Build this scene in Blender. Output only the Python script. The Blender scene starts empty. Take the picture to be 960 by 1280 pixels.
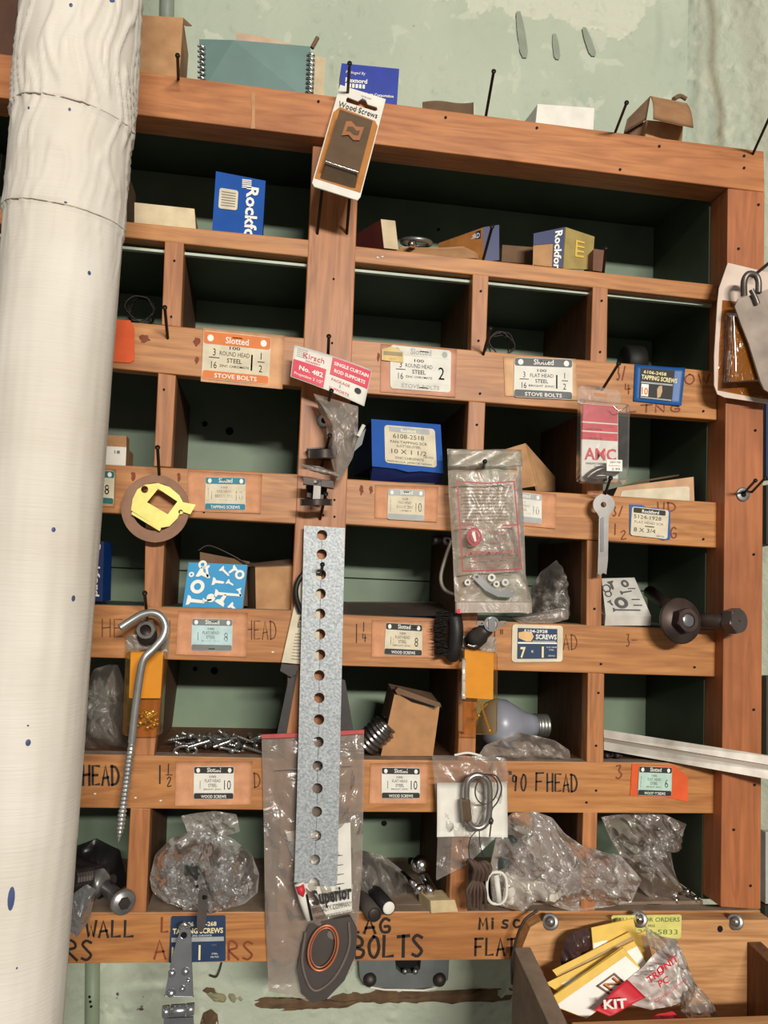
import bpy, math, random
from mathutils import Vector, Matrix, noise
from mathutils.geometry import tessellate_polygon
random.seed(7)
# ---------------------------------------------------------------- camera
FPX = 1017.9                                   # focal length in pixels of the 960x1280 frame
CAM = Vector((-0.0865, -0.9113, 0.1973))
_r = Vector((-0.08008812, 0.05007935, 0.14377532))
ROT = Matrix.Rotation(_r.length, 3, _r.normalized())   # world -> (right, forward, up)
RT, FW, UP = Vector(ROT[0]), Vector(ROT[1]), Vector(ROT[2])
SC = bpy.context.scene; COL = SC.collection
cd = bpy.data.cameras.new('camera'); cam = bpy.data.objects.new('camera', cd); COL.objects.link(cam)
cd.sensor_fit = 'VERTICAL'; cd.sensor_height = 36; cd.sensor_width = 27; cd.lens = FPX/1280*36
cd.clip_start = .01
M3 = Matrix((RT, UP, -FW)).transposed()
cam.matrix_world = Matrix.Translation(CAM) @ M3.to_4x4()
SC.camera = cam
# ---------------------------------------------------------------- light and exposure
SC.view_settings.view_transform = 'Standard'; SC.view_settings.look = 'None'
SC.view_settings.exposure = 0.0; SC.view_settings.gamma = 1; SC.view_settings.use_curve_mapping = False
w = bpy.data.worlds.new('world'); SC.world = w; w.use_nodes = True
w.node_tree.nodes['Background'].inputs[0].default_value = (1.0, .95, .88, 1)
w.node_tree.nodes['Background'].inputs[1].default_value = .18
def area(name, loc, target, sx, sy, power, color):
    l = bpy.data.lights.new(name, 'AREA'); l.shape = 'RECTANGLE'; l.size = sx; l.size_y = sy
    l.energy = power; l.color = color
    o = bpy.data.objects.new(name, l); COL.objects.link(o); o.location = loc
    o.rotation_euler = (Vector(target)-Vector(loc)).to_track_quat('-Z', 'Y').to_euler(); return o
area('tube_light', (.55, -3.9, 1.30), (.1, 0, .2), 1.25, .14, 172, (1.0, .95, .87))
area('left_fill_light', (-2.6, -2.2, 2.6), (.1, 0, .3), .9, .9, 9, (.93, .97, 1.0))  # weak fill added from the upper left; its source is unseen, no known window
# ---------------------------------------------------------------- pixel <-> place helpers
def at(x, y, Y=0.):
    d = RT*((x-480)/FPX) + FW + UP*((640-y)/FPX)
    return CAM + d*((Y-CAM.y)/d.y)
def PF(Y, k=None):                             # flat map at depth Y (or a depth function of the pixel)
    if callable(Y): return lambda x, y, w=0: at(x, y, Y(x, y)) + Vector((0, -w, 0))
    return lambda x, y, w=0: at(x, y, Y) + Vector((0, -w, 0))
class Fr:                                      # canvas on a quad (TL, TR, BR, BL pixels) at depth(s) Y
    def __init__(s, q, Y=0., cw=100., ch=100., lift=0.):
        if not isinstance(Y, (list, tuple)): Y = [Y]*4
        s.c = [at(p[0], p[1], y) if len(p) == 2 else Vector(p) for p, y in zip(q, Y)]
        n = (s.c[1]-s.c[0]).cross(s.c[3]-s.c[0]).normalized()
        s.n = n if n.dot(CAM-s.c[0]) > 0 else -n
        s.cw, s.ch, s.lift = cw, ch, lift
    def __call__(s, x, y, w=0.):
        u, v = x/s.cw, y/s.ch; c = s.c
        return (c[0]*(1-u)+c[1]*u)*(1-v)+(c[3]*(1-u)+c[2]*u)*v + s.n*(w+s.lift)
# ---------------------------------------------------------------- materials
def lin(c):
    return tuple([(v/255/12.92 if v/255 <= .04045 else ((v/255+.055)/1.055)**2.4) for v in c]+[1])
MATS = {}
def nt(name):
    m = bpy.data.materials.new(name); m.use_nodes = True
    return m, m.node_tree.nodes, m.node_tree.links, m.node_tree.nodes['Principled BSDF']
def mat(name, c, rough=.6, metal=0, dirt=.12, scale=60, bump=.0, spec=.4, c2=None, detail=4):
    if name in MATS: return MATS[name]
    m, N, L, b = nt(name); c = lin(c)
    tc = N.new('ShaderNodeTexCoord'); no = N.new('ShaderNodeTexNoise'); no.inputs['Scale'].default_value = scale
    no.inputs['Detail'].default_value = detail
    L.new(tc.outputs['Object'], no.inputs['Vector'])
    rp = N.new('ShaderNodeValToRGB'); rp.color_ramp.elements[0].position = .3; rp.color_ramp.elements[1].position = .7
    d = lin(c2) if c2 else tuple([v*(1-dirt*2) for v in c[:3]]+[1])
    rp.color_ramp.elements[0].color = d; rp.color_ramp.elements[1].color = c
    L.new(no.outputs[0], rp.inputs[0]); L.new(rp.outputs[0], b.inputs['Base Color'])
    b.inputs['Roughness'].default_value = rough; b.inputs['Metallic'].default_value = metal
    b.inputs['Specular IOR Level'].default_value = spec
    if bump:
        bp = N.new('ShaderNodeBump'); bp.inputs['Strength'].default_value = bump; bp.inputs['Distance'].default_value = .001
        L.new(no.outputs[0], bp.inputs['Height']); L.new(bp.outputs[0], b.inputs['Normal'])
    MATS[name] = m; return m
def wood(name, ca, cb, cc, axis='X', rough=.45, worn=.5):
    if name in MATS: return MATS[name]
    m, N, L, b = nt(name)
    tc = N.new('ShaderNodeTexCoord'); mp = N.new('ShaderNodeMapping')
    s = {'X': (1.3, 14, 14), 'Z': (14, 14, 1.3), 'Y': (14, 1.3, 14)}[axis]
    mp.inputs['Scale'].default_value = s; L.new(tc.outputs['Object'], mp.inputs['Vector'])
    oi = N.new('ShaderNodeObjectInfo'); sc = N.new('ShaderNodeVectorMath'); sc.operation = 'ADD'
    L.new(mp.outputs[0], sc.inputs[0]); mu = N.new('ShaderNodeMath'); mu.operation = 'MULTIPLY'; mu.inputs[1].default_value = 37
    L.new(oi.outputs['Random'], mu.inputs[0]); L.new(mu.outputs[0], sc.inputs[1])
    n1 = N.new('ShaderNodeTexNoise'); n1.inputs['Scale'].default_value = 3.2; n1.inputs['Detail'].default_value = 3; n1.inputs['Distortion'].default_value = 1.1
    L.new(sc.outputs[0], n1.inputs['Vector'])
    ml = N.new('ShaderNodeMath'); ml.operation = 'MULTIPLY'; ml.inputs[1].default_value = 9; L.new(n1.outputs[0], ml.inputs[0])
    fr = N.new('ShaderNodeMath'); fr.operation = 'PINGPONG'; fr.inputs[1].default_value = 1; L.new(ml.outputs[0], fr.inputs[0])
    n2 = N.new('ShaderNodeTexNoise'); n2.inputs['Scale'].default_value = 11; n2.inputs['Detail'].default_value = 4
    L.new(sc.outputs[0], n2.inputs['Vector'])
    n3 = N.new('ShaderNodeTexNoise'); n3.inputs['Scale'].default_value = 9; n3.inputs['Detail'].default_value = 5
    L.new(tc.outputs['Object'], n3.inputs['Vector'])
    r1 = N.new('ShaderNodeValToRGB'); r1.color_ramp.elements[0].color = lin(ca); r1.color_ramp.elements[1].color = lin(cb)
    r1.color_ramp.elements[0].position = .35; r1.color_ramp.elements[1].position = .95
    mx = N.new('ShaderNodeMath'); mx.operation = 'MULTIPLY_ADD'; mx.inputs[1].default_value = .3
    L.new(fr.outputs[0], mx.inputs[0]); L.new(n2.outputs[0], mx.inputs[2]); L.new(mx.outputs[0], r1.inputs[0])
    r2 = N.new('ShaderNodeValToRGB'); r2.color_ramp.elements[0].position = .42; r2.color_ramp.elements[1].position = .75
    L.new(n3.outputs[0], r2.inputs[0])
    mc = N.new('ShaderNodeMixRGB'); mc.inputs[2].default_value = lin(cc)
    mf = N.new('ShaderNodeMath'); mf.operation = 'MULTIPLY'; mf.inputs[1].default_value = worn; L.new(r2.outputs[0], mf.inputs[0])
    L.new(mf.outputs[0], mc.inputs[0]); L.new(r1.outputs[0], mc.inputs[1]); L.new(mc.outputs[0], b.inputs['Base Color'])
    b.inputs['Roughness'].default_value = rough; b.inputs['Specular IOR Level'].default_value = .35
    bp = N.new('ShaderNodeBump'); bp.inputs['Strength'].default_value = .25; bp.inputs['Distance'].default_value = .001
    L.new(n2.outputs[0], bp.inputs['Height']); L.new(bp.outputs[0], b.inputs['Normal'])
    MATS[name] = m; return m
def film(name, c=(150, 140, 130), opac=.35, rough=.22, gloss=.5, tint=(255, 255, 255), crinkle=.006):
    if name in MATS: return MATS[name]
    m, N, L, b = nt(name); out = N['Material Output']
    b.inputs['Base Color'].default_value = lin(c); b.inputs['Roughness'].default_value = rough
    b.inputs['Specular IOR Level'].default_value = gloss
    t = N.new('ShaderNodeBsdfTransparent'); t.inputs[0].default_value = lin(tint)
    mx = N.new('ShaderNodeMixShader'); lw = N.new('ShaderNodeLayerWeight'); lw.inputs[0].default_value = .35
    no = N.new('ShaderNodeTexNoise'); no.inputs['Scale'].default_value = 32; no.inputs['Detail'].default_value = 4; no.inputs['Distortion'].default_value = 1.4
    tc = N.new('ShaderNodeTexCoord'); L.new(tc.outputs['Object'], no.inputs[0])
    a = N.new('ShaderNodeMath'); a.operation = 'MULTIPLY_ADD'; a.inputs[1].default_value = .5; a.inputs[2].default_value = opac-.1; a.use_clamp = True
    L.new(lw.outputs['Facing'], a.inputs[0])
    a2 = N.new('ShaderNodeMath'); a2.operation = 'MULTIPLY_ADD'; a2.inputs[1].default_value = .12; a2.use_clamp = True
    L.new(no.outputs[0], a2.inputs[0]); L.new(a.outputs[0], a2.inputs[2])
    L.new(a2.outputs[0], mx.inputs[0]); L.new(t.outputs[0], mx.inputs[1]); L.new(b.outputs[0], mx.inputs[2])
    gl = N.new('ShaderNodeBsdfGlossy'); gl.inputs['Roughness'].default_value = rough+.06; b.inputs['Specular IOR Level'].default_value = .1
    fz = N.new('ShaderNodeFresnel'); fz.inputs[0].default_value = 1.5
    fm = N.new('ShaderNodeMath'); fm.operation = 'MULTIPLY_ADD'; fm.inputs[1].default_value = .6; fm.inputs[2].default_value = .05*gloss; L.new(fz.outputs[0], fm.inputs[0])
    m2 = N.new('ShaderNodeMixShader'); L.new(fm.outputs[0], m2.inputs[0]); L.new(mx.outputs[0], m2.inputs[1]); L.new(gl.outputs[0], m2.inputs[2])
    L.new(m2.outputs[0], out.inputs[0])
    bp = N.new('ShaderNodeBump'); bp.inputs['Strength'].default_value = .55; bp.inputs['Distance'].default_value = crinkle
    L.new(no.outputs[0], bp.inputs['Height']); L.new(bp.outputs[0], b.inputs['Normal']); L.new(bp.outputs[0], gl.inputs['Normal'])
    MATS[name] = m; return m
# ---------------------------------------------------------------- mesh builder
_tc = {}
def text_mesh(s, bold):
    k = (s, bold)
    if k not in _tc:
        c = bpy.data.curves.new('t', 'FONT'); c.body = s; c.resolution_u = 2; c.offset = bold; c.fill_mode = 'FRONT'
        o = bpy.data.objects.new('t', c); me = bpy.data.meshes.new_from_object(o)
        vs = [v.co.copy() for v in me.vertices]; fs = [tuple(p.vertices) for p in me.polygons]
        bpy.data.objects.remove(o); bpy.data.meshes.remove(me); bpy.data.curves.remove(c)
        xs = [v.x for v in vs] or [0, 1]
        _tc[k] = (vs, fs, min(xs), max(xs))
    return _tc[k]
def rect(x0, y0, x1, y1): return [(x0, y0), (x1, y0), (x1, y1), (x0, y1)]
def rrect(x0, y0, x1, y1, r, n=4):
    o = []
    for cx, cy, a in ((x1-r, y0+r, -90), (x1-r, y1-r, 0), (x0+r, y1-r, 90), (x0+r, y0+r, 180)):
        for k in range(n+1):
            t = math.radians(a+90*k/n); o.append((cx+r*math.cos(t), cy+r*math.sin(t)))
    return o
def circ(cx, cy, r, ry=None, n=20, a0=0):
    ry = ry or r
    return [(cx+r*math.cos(a0+2*math.pi*k/n), cy+ry*math.sin(a0+2*math.pi*k/n)) for k in range(n)]
def smooth_pts(pts, n=6):
    P = [Vector(p) for p in pts]; out = []
    for i in range(len(P)-1):
        a, b = P[i], P[i+1]; p0 = P[i-1] if i else a*2-b; p3 = P[i+2] if i+2 < len(P) else b*2-a
        for k in range(n):
            t = k/n
            out.append(.5*((2*a)+(b-p0)*t+(2*p0-5*a+4*b-p3)*t*t+(3*a-p0-3*b+p3)*t**3))
    return out+[P[-1]]
class MB:
    def __init__(s): s.v = []; s.f = []; s.m = []; s.sm = []; s.mats = []
    def mi(s, m):
        if m not in s.mats: s.mats.append(m)
        return s.mats.index(m)
    def add(s, vs, fs, m, smooth=False):
        o = len(s.v); s.v += [Vector(v) for v in vs]; i = s.mi(m)
        for f in fs: s.f.append(tuple(o+k for k in f)); s.m.append(i); s.sm.append(smooth)
        return s
    def poly(s, outl, f, w0, w1, m, m2=None):      # extruded polygon with holes through a map
        if not isinstance(outl[0][0], (tuple, list)): outl = [outl]
        flat = [p for o in outl for p in o]; n = len(flat)
        tri = tessellate_polygon([[Vector((p[0], p[1], 0)) for p in o] for o in outl])
        fr = [f(p[0], p[1], w1) for p in flat]
        if w0 is None: return s.add(fr, [tuple(t) for t in tri], m)
        bk = [f(p[0], p[1], w0) for p in flat]
        fs = [tuple(t) for t in tri]+[tuple(n+k for k in reversed(t)) for t in tri]
        b = 0; sd = []
        for o in outl:
            L = len(o)
            for k in range(L): sd.append((b+k, b+(k+1) % L, n+b+(k+1) % L, n+b+k))
            b += L
        if m2: s.add(fr+bk, fs, m); s.add(fr+bk, sd, m2)
        else: s.add(fr+bk, fs+sd, m)
        return s
    def bend(s, outl_rect, f, w0, w1, m, nx=14, ny=8, curl=None):   # thin sheet on a grid, curl(u,v) lifts
        x0, y0, x1, y1 = outl_rect; vs = []
        for side in (w1, w0):
            for j in range(ny+1):
                for i in range(nx+1):
                    u, v = i/nx, j/ny
                    vs.append(f(x0+(x1-x0)*u, y0+(y1-y0)*v, side+(curl(u, v) if curl else 0)))
        W = nx+1; n = W*(ny+1); fs = []
        for j in range(ny):
            for i in range(nx):
                a = j*W+i; fs.append((a, a+1, a+W+1, a+W)); fs.append((n+a, n+a+W, n+a+W+1, n+a+1))
        bd = list(range(W))+[W*(j+1)+nx for j in range(ny)]+[n-W+i for i in range(nx-1, -1, -1)]+[W*j for j in range(ny-1, 0, -1)]
        for k in range(len(bd)): a, b = bd[k], bd[(k+1) % len(bd)]; fs.append((a, b, n+b, n+a))
        return s.add(vs, fs, m, True)
    def hexa(s, c, m):                              # 8 corners: front TL TR BR BL, back TL TR BR BL
        return s.add(c, [(0, 1, 2, 3), (7, 6, 5, 4), (0, 4, 5, 1), (1, 5, 6, 2), (2, 6, 7, 3), (3, 7, 4, 0)], m)
    def box(s, a, b, m):
        x0, y0, z0 = a; x1, y1, z1 = b
        return s.hexa([(x0, y0, z1), (x1, y0, z1), (x1, y0, z0), (x0, y0, z0), (x0, y1, z1), (x1, y1, z1), (x1, y1, z0), (x0, y1, z0)], m)
    def tube(s, pts, r, m, seg=8, caps=True, closed=False):
        P = [Vector(p) for p in pts]; n = len(P); R = r if isinstance(r, (list, tuple)) else [r]*n
        vs = []; up = None
        for i in range(n):
            if closed: d = P[(i+1) % n]-P[i-1]
            else: d = P[min(i+1, n-1)]-P[max(i-1, 0)]
            d = d.normalized() if d.length > 1e-9 else Vector((0, 0, 1))
            if up is None: up = Vector((0, 0, 1)) if abs(d.z) < .9 else Vector((1, 0, 0))
            x = d.cross(up).normalized(); up = x.cross(d).normalized()
            for k in range(seg):
                a = 2*math.pi*k/seg; vs.append(P[i]+(x*math.cos(a)+up*math.sin(a))*R[i])
        fs = []
        for i in range(n if closed else n-1):
            j = (i+1) % n
            for k in range(seg): fs.append((i*seg+k, i*seg+(k+1) % seg, j*seg+(k+1) % seg, j*seg+k))
        s.add(vs, fs, m, True)
        if caps and not closed: s.add(vs[:seg], [tuple(range(seg-1, -1, -1))], m); s.add(vs[-seg:], [tuple(range(seg))], m)
        return s
    def lathe(s, a, b, prof, m, seg=16, smooth=True):   # prof: (t along a-b, radius)
        a, b = Vector(a), Vector(b); d = (b-a).normalized(); up = Vector((0, 0, 1)) if abs(d.z) < .9 else Vector((1, 0, 0))
        x = d.cross(up).normalized(); y = d.cross(x); vs = []
        for t, r in prof:
            for k in range(seg):
                an = 2*math.pi*k/seg; vs.append(a+(b-a)*t+(x*math.cos(an)+y*math.sin(an))*max(r, 1e-5))
        fs = [(i*seg+k, i*seg+(k+1) % seg, (i+1)*seg+(k+1) % seg, (i+1)*seg+k) for i in range(len(prof)-1) for k in range(seg)]
        return s.add(vs, fs+[tuple(range(seg-1, -1, -1)), tuple(range(len(vs)-seg, len(vs)))], m, smooth)
    def ribbon(s, pts, wd, f, lift, m):             # pen stroke on canvas
        P = [Vector((p[0], p[1])) for p in pts]; vs = []
        for i, p in enumerate(P):
            d = P[min(i+1, len(P)-1)]-P[max(i-1, 0)]
            if d.length < 1e-6: d = Vector((1, 0))
            d.normalize(); q = Vector((-d.y, d.x))*wd/2
            e = -d*wd*.4 if i == 0 else (d*wd*.4 if i == len(P)-1 else Vector((0, 0)))
            vs += [f(*(p+q+e), lift), f(*(p-q+e), lift)]
        return s.add(vs, [(2*i, 2*i+1, 2*i+3, 2*i+2) for i in range(len(P)-1)], m)
    def text(s, t, f, x, y, size, m, al='c', bold=0, sx=1., rot=0, lift=.0003, fit=None, shear=0):
        vs, fs, a, b = text_mesh(t, bold)
        if not vs: return s
        if fit: sx = fit/((b-a)*size)
        ox = {'c': -(a+b)/2, 'l': -a, 'r': -b}[al]; c, q = math.cos(math.radians(rot)), math.sin(math.radians(rot))
        out = []
        for v in vs:
            X, Y = (v.x+ox)*size*sx+shear*v.y*size, -v.y*size
            out.append(f(x+X*c-Y*q, y+X*q+Y*c, lift))
        return s.add(out, fs, m)
    def build(s, name, parent=None, mod=None, loc=True):
        me = bpy.data.meshes.new(name); me.from_pydata([tuple(v) for v in s.v], [], s.f)
        for m in s.mats: me.materials.append(m)
        me.polygons.foreach_set('material_index', s.m); me.polygons.foreach_set('use_smooth', s.sm)
        me.validate(); me.update()
        o = bpy.data.objects.new(name, me); COL.objects.link(o)
        if parent: o.parent = parent
        if mod:
            b = o.modifiers.new('bevel', 'BEVEL'); b.width = mod; b.segments = 2; b.limit_method = 'ANGLE'; b.angle_limit = math.radians(40)
        return o
def thing(name, label, cat, group=None):
    o = bpy.data.objects.new(name, None); COL.objects.link(o); o.empty_display_size = .01
    o['label'] = label; o['category'] = cat
    if group: o['group'] = group
    return o
def tag(o, label, cat, group=None, kind=None):
    o['label'] = label; o['category'] = cat
    if group: o['group'] = group
    if kind: o['kind'] = kind
    return o
def ridg(p, s): return 1-abs(noise.noise(p*s))*2
def crease(p, s):                              # flat facets that meet in sharp folds
    q = Vector((p.x*1.25+p.z*.55, p.y*.6, p.z*.8-p.x*.35))*s
    q += Vector((noise.noise(q*.6), 0, noise.noise(q*.6+Vector((7, 7, 7)))))*.5
    d, _ = noise.voronoi(q)
    return min(1, (d[1]-d[0])*1.3)
def crumple(mb, outline, Y0, bulge, m, seed=0, amp=.005, scale=35, rings=20, M=90, back=.25, sub=6, c=None, fn=None):
    P = [Vector((p[0], p[1])) for p in outline]; L = [0]
    for i in range(len(P)): L.append(L[-1]+(P[(i+1) % len(P)]-P[i]).length)
    bd = []
    for k in range(M):
        t = L[-1]*k/M; i = max(j for j in range(len(P)) if L[j] <= t)
        bd.append(P[i].lerp(P[(i+1) % len(P)], (t-L[i])/max(L[i+1]-L[i], 1e-6)))
    cc = Vector(c) if c else sum(P, Vector((0, 0)))/len(P); off = Vector((seed*3.1, seed*1.7, seed))
    for side in (1, -1):
        vs = []
        for r in range(rings+1):
            s_ = 1-r/rings
            for k in range(M):
                q = cc+(bd[k]-cc)*s_
                Y = Y0(q.x, q.y) if callable(Y0) else Y0
                w = at(q.x, q.y, Y)
                h = bulge*(1-s_**2.5)*(1 if side > 0 else back)
                n_ = (crease(w+off, scale*.8)-.35)*amp*1.5+(crease(w+off*2, scale*2.)-.35)*amp*.7+(ridg(w+off, scale*.5)-.5)*amp*.5
                if fn: h = fn(q.x, q.y, h)
                w.y -= side*h + n_*min(1, (1-s_)*6+.15)*(1 if side > 0 else .3)
                vs.append(w)
        fs = [(r*M+k, r*M+(k+1) % M, (r+1)*M+(k+1) % M, (r+1)*M+k) for r in range(rings) for k in range(M)]
        mb.add(vs, fs if side > 0 else [tuple(reversed(f)) for f in fs], m, True)
    return mb
# ---------------------------------------------------------------- palette
WX = wood('pine_along', (152, 98, 55), (198, 138, 82), (140, 86, 48), 'X', worn=.4)
WZ = wood('pine_upright', (146, 92, 55), (190, 128, 80), (130, 80, 48), 'Z', worn=.4)
WT = wood('pine_beam', (156, 96, 55), (194, 128, 78), (130, 76, 46), 'X', worn=.55)
WP = wood('pine_post', (150, 90, 54), (180, 110, 68), (118, 70, 42), 'Z', worn=.6)
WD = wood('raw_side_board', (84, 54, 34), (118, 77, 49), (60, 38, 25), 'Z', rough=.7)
WB = wood('bin_wood', (168, 118, 74), (212, 160, 108), (150, 104, 68), 'X', rough=.6, worn=.4)
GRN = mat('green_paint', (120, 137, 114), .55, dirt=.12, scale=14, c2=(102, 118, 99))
GRD = mat('shaded_green_paint', (74, 86, 68), .55, dirt=.15, scale=14)  # darker copy of the cell green: shade of ceilings and sides put into the colour
DUST = mat('dusty_board', (150, 130, 110), .9, scale=40, c2=(118, 98, 80))
BLK = mat('black_hole', (12, 10, 9), .9)
INK = mat('black_marker', (34, 26, 20), .6, dirt=.05)
RED_INK = mat('faded_red_marker', (134, 66, 36), .7)
NAIL = mat('dark_nail_steel', (44, 38, 34), .45, .6)
CHR = mat('bright_steel', (225, 225, 225), .18, 1, dirt=.05)
STL = mat('grey_steel', (166, 164, 160), .38, .8, dirt=.2)
DST = mat('dark_oiled_steel', (74, 66, 62), .5, .7, dirt=.2)
BRS = mat('brass', (236, 200, 104), .3, .7, dirt=.1)
KRAFT = mat('kraft_card', (214, 152, 112), .8, scale=90)
CARD = mat('brown_cardboard', (190, 146, 102), .85, scale=50, c2=(164, 122, 84))
CARDD = mat('dark_cardboard', (120, 92, 68), .85, scale=50)
TAN = mat('tan_card', (214, 194, 158), .85, scale=50)
WHT = mat('white_card', (232, 228, 216), .7, scale=50, dirt=.08)
CREAM = mat('cream_paper', (226, 214, 186), .75, scale=60)
PBLUE = mat('pale_blue_paper', (196, 222, 222), .7, scale=60)
PGRN = mat('pale_green_paper', (188, 216, 200), .7, scale=60)
BLU = mat('blue_box', (28, 84, 168), .6, dirt=.1, scale=30, spec=.15)
NAVY = mat('navy_box', (22, 38, 92), .4, dirt=.1)
SKY = mat('sky_blue_print', (34, 146, 200), .45, dirt=.05)
LBL = mat('blue_label', (34, 92, 160), .45, scale=50)
DBL = mat('dark_blue_label', (34, 58, 92), .55)
YCR = mat('yellowed_print', (236, 222, 170), .6, dirt=.05)
ORG = mat('orange_print', (222, 122, 54), .6, dirt=.08)
ORC = mat('orange_card', (226, 92, 40), .7, scale=50, dirt=.1)
TEAL = mat('teal_print', (44, 128, 150), .6)
TEG = mat('green_teal_print', (24, 108, 104), .6)
GRY = mat('grey_print', (104, 104, 104), .6)
LGR = mat('light_grey_print', (176, 178, 176), .6)
TXT = mat('dark_print', (44, 42, 40), .6, dirt=.03)
TXW = mat('white_print', (238, 236, 226), .6, dirt=.03)
TXG = mat('soft_grey_print', (120, 116, 108), .7, dirt=.03)
RED = mat('red_print', (206, 44, 58), .5, dirt=.06)
REDF = mat('faded_red_print', (176, 82, 84), .6)
YEL = mat('yellow_card', (236, 196, 92), .7, scale=60, dirt=.08)
FILM = film('clear_film', (168, 158, 148), .34)
FILMG = film('grimy_film', (132, 124, 114), .5, .3)
FILMC = film('clear_blister', (190, 184, 180), .1, .1, .6, (255, 255, 255), .001)
AMB = film('amber_blister', (186, 134, 56), .13, .15, .5, (250, 222, 166), .001)
HAZE = film('thick_poly', (150, 136, 124), .72, .28)
# ================================================================ the setting: walls
D = .173; YW = .19; XW = .505
def ell(v, a, b): return max(0, min(1, (v-a)/(b-a)))
def wall_mat():
    m, N, L, b = nt('green_plaster'); tc = N.new('ShaderNodeTexCoord')
    def noise_(sc, det=5, dist=0):
        n = N.new('ShaderNodeTexNoise'); n.inputs['Scale'].default_value = sc; n.inputs['Detail'].default_value = det
        n.inputs['Distortion'].default_value = dist; L.new(tc.outputs['Object'], n.inputs[0]); return n
    def ramp(n, p0, p1, c0=(0, 0, 0, 1), c1=(1, 1, 1, 1)):
        r = N.new('ShaderNodeValToRGB'); r.color_ramp.elements[0].position = p0; r.color_ramp.elements[1].position = p1
        r.color_ramp.elements[0].color = c0; r.color_ramp.elements[1].color = c1; L.new(n.outputs[0], r.inputs[0]); return r
    base = ramp(noise_(5, 6, .6), .3, .7, lin((166, 176, 156)), lin((182, 189, 168)))
    mk = ramp(noise_(26, 8, .4), .6, .64); mk2 = ramp(noise_(60, 4), .74, .76)
    x1 = N.new('ShaderNodeMixRGB'); x1.inputs[2].default_value = lin((186, 192, 172)); L.new(mk.outputs[0], x1.inputs[0]); L.new(base.outputs[0], x1.inputs[1])
    x2 = N.new('ShaderNodeMixRGB'); x2.inputs[2].default_value = lin((74, 66, 48)); L.new(mk2.outputs[0], x2.inputs[0]); L.new(x1.outputs[0], x2.inputs[1])
    at_ = N.new('ShaderNodeVertexColor'); at_.layer_name = 'wear'
    sp = N.new('ShaderNodeSeparateColor'); L.new(at_.outputs[0], sp.inputs[0])
    x3 = N.new('ShaderNodeMixRGB'); x3.inputs[2].default_value = lin((196, 198, 178)); L.new(sp.outputs[0], x3.inputs[0]); L.new(x2.outputs[0], x3.inputs[1])
    x4 = N.new('ShaderNodeMixRGB'); x4.inputs[2].default_value = lin((112, 88, 56)); L.new(sp.outputs[1], x4.inputs[0]); L.new(x3.outputs[0], x4.inputs[1])
    x5 = N.new('ShaderNodeMixRGB'); x5.inputs[2].default_value = lin((124, 134, 118)); L.new(sp.outputs[2], x5.inputs[0]); L.new(x4.outputs[0], x5.inputs[1])
    L.new(x5.outputs[0], b.inputs['Base Color']); b.inputs['Roughness'].default_value = .7
    bp = N.new('ShaderNodeBump'); bp.inputs['Strength'].default_value = .8; bp.inputs['Distance'].default_value = .006
    L.new(noise_(38, 8, .3).outputs[0], bp.inputs['Height']); L.new(bp.outputs[0], b.inputs['Normal'])
    return m
WALLM = wall_mat()
PEEL = [(480, -30), (545, -2), (572, 3), (600, 22), (618, 12), (650, 24), (676, 26), (700, 24), (722, 38), (745, 36), (770, 46), (790, 40), (806, 18), (830, -10)]
def peel_y(px):
    for (a, b), (c, d) in zip(PEEL, PEEL[1:]):
        if a <= px <= c: return b+(d-b)*(px-a)/(c-a)
    return -60
RUNS = [(648, 14, 656, 72, 5), (693, 42, 697, 74, 4), (730, 34, 742, 70, 4.5)]
def unproj(p):
    q = p-CAM; f_ = q.dot(FW); return 480+FPX*q.dot(RT)/f_, 640-FPX*q.dot(UP)/f_
def wall_wear(p):
    x, y = unproj(p) if p.y > -.3 else (5000, 5000); n = noise.noise(p*60)*8+noise.noise(p*160)*5
    r = 1. if (y+n < peel_y(x) and 480 < x < 832) else 0.
    g = 0.; b = 0.
    d = abs(x-(886+(y/12)+3*math.sin(y/18))); g = max(0, 1-d/9)*.6 if y < 260 else 0
    if p.x > XW+.01: g = max(g, max(0, noise.noise(Vector((p.y*40, 3, p.z*3))))*.5); r = max(r, .45)
    if 812 < x < 900 and y < 300: b = max(b, max(0, noise.noise(Vector((x/14, y/80, 2))))*.5)
    if noise.noise(Vector((p.x*26, p.y*26, p.z*9))) > .42 and x > 640 and y < 240: r = max(r, .5)
    return r, g, b
def wall(name, fn, nu, nv):
    vs = []; wear = []
    for j in range(nv+1):
        for i in range(nu+1):
            p, nrm = fn(i/nu, j/nv); wr = wall_wear(p)
            h = ((ridg(p, 70)-.3)*.0026+noise.noise(p*150)*.0012 if wr[0] > .5 else .0018)+noise.noise(p*18)*.0015+max(0, noise.noise(p*90)-.22)*.007*max(0, min(1, noise.noise(p*9)*3+.6))
            vs.append(p+nrm*h); wear.append(wr)
    fs = [(j*(nu+1)+i, j*(nu+1)+i+1, (j+1)*(nu+1)+i+1, (j+1)*(nu+1)+i) for j in range(nv) for i in range(nu)]
    mb = MB(); mb.add(vs, fs, WALLM, True); o = mb.build(name)
    ca = o.data.color_attributes.new('wear', 'FLOAT_COLOR', 'POINT')
    ca.data.foreach_set('color', [c for w_ in wear for c in (*w_, 1)])
    o['kind'] = 'structure'; return o
wall('wall_back', lambda u, v: (Vector((-.75+(XW+.0+.75)*u, YW, -.62+1.75*v)), Vector((0, -1, 0))), 440, 560)
wall('wall_right', lambda u, v: (Vector((XW+.42*u*.82, YW-.42*u*.57, -.62+1.75*v)), Vector((-.57, -.82, 0))), 140, 420)
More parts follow.
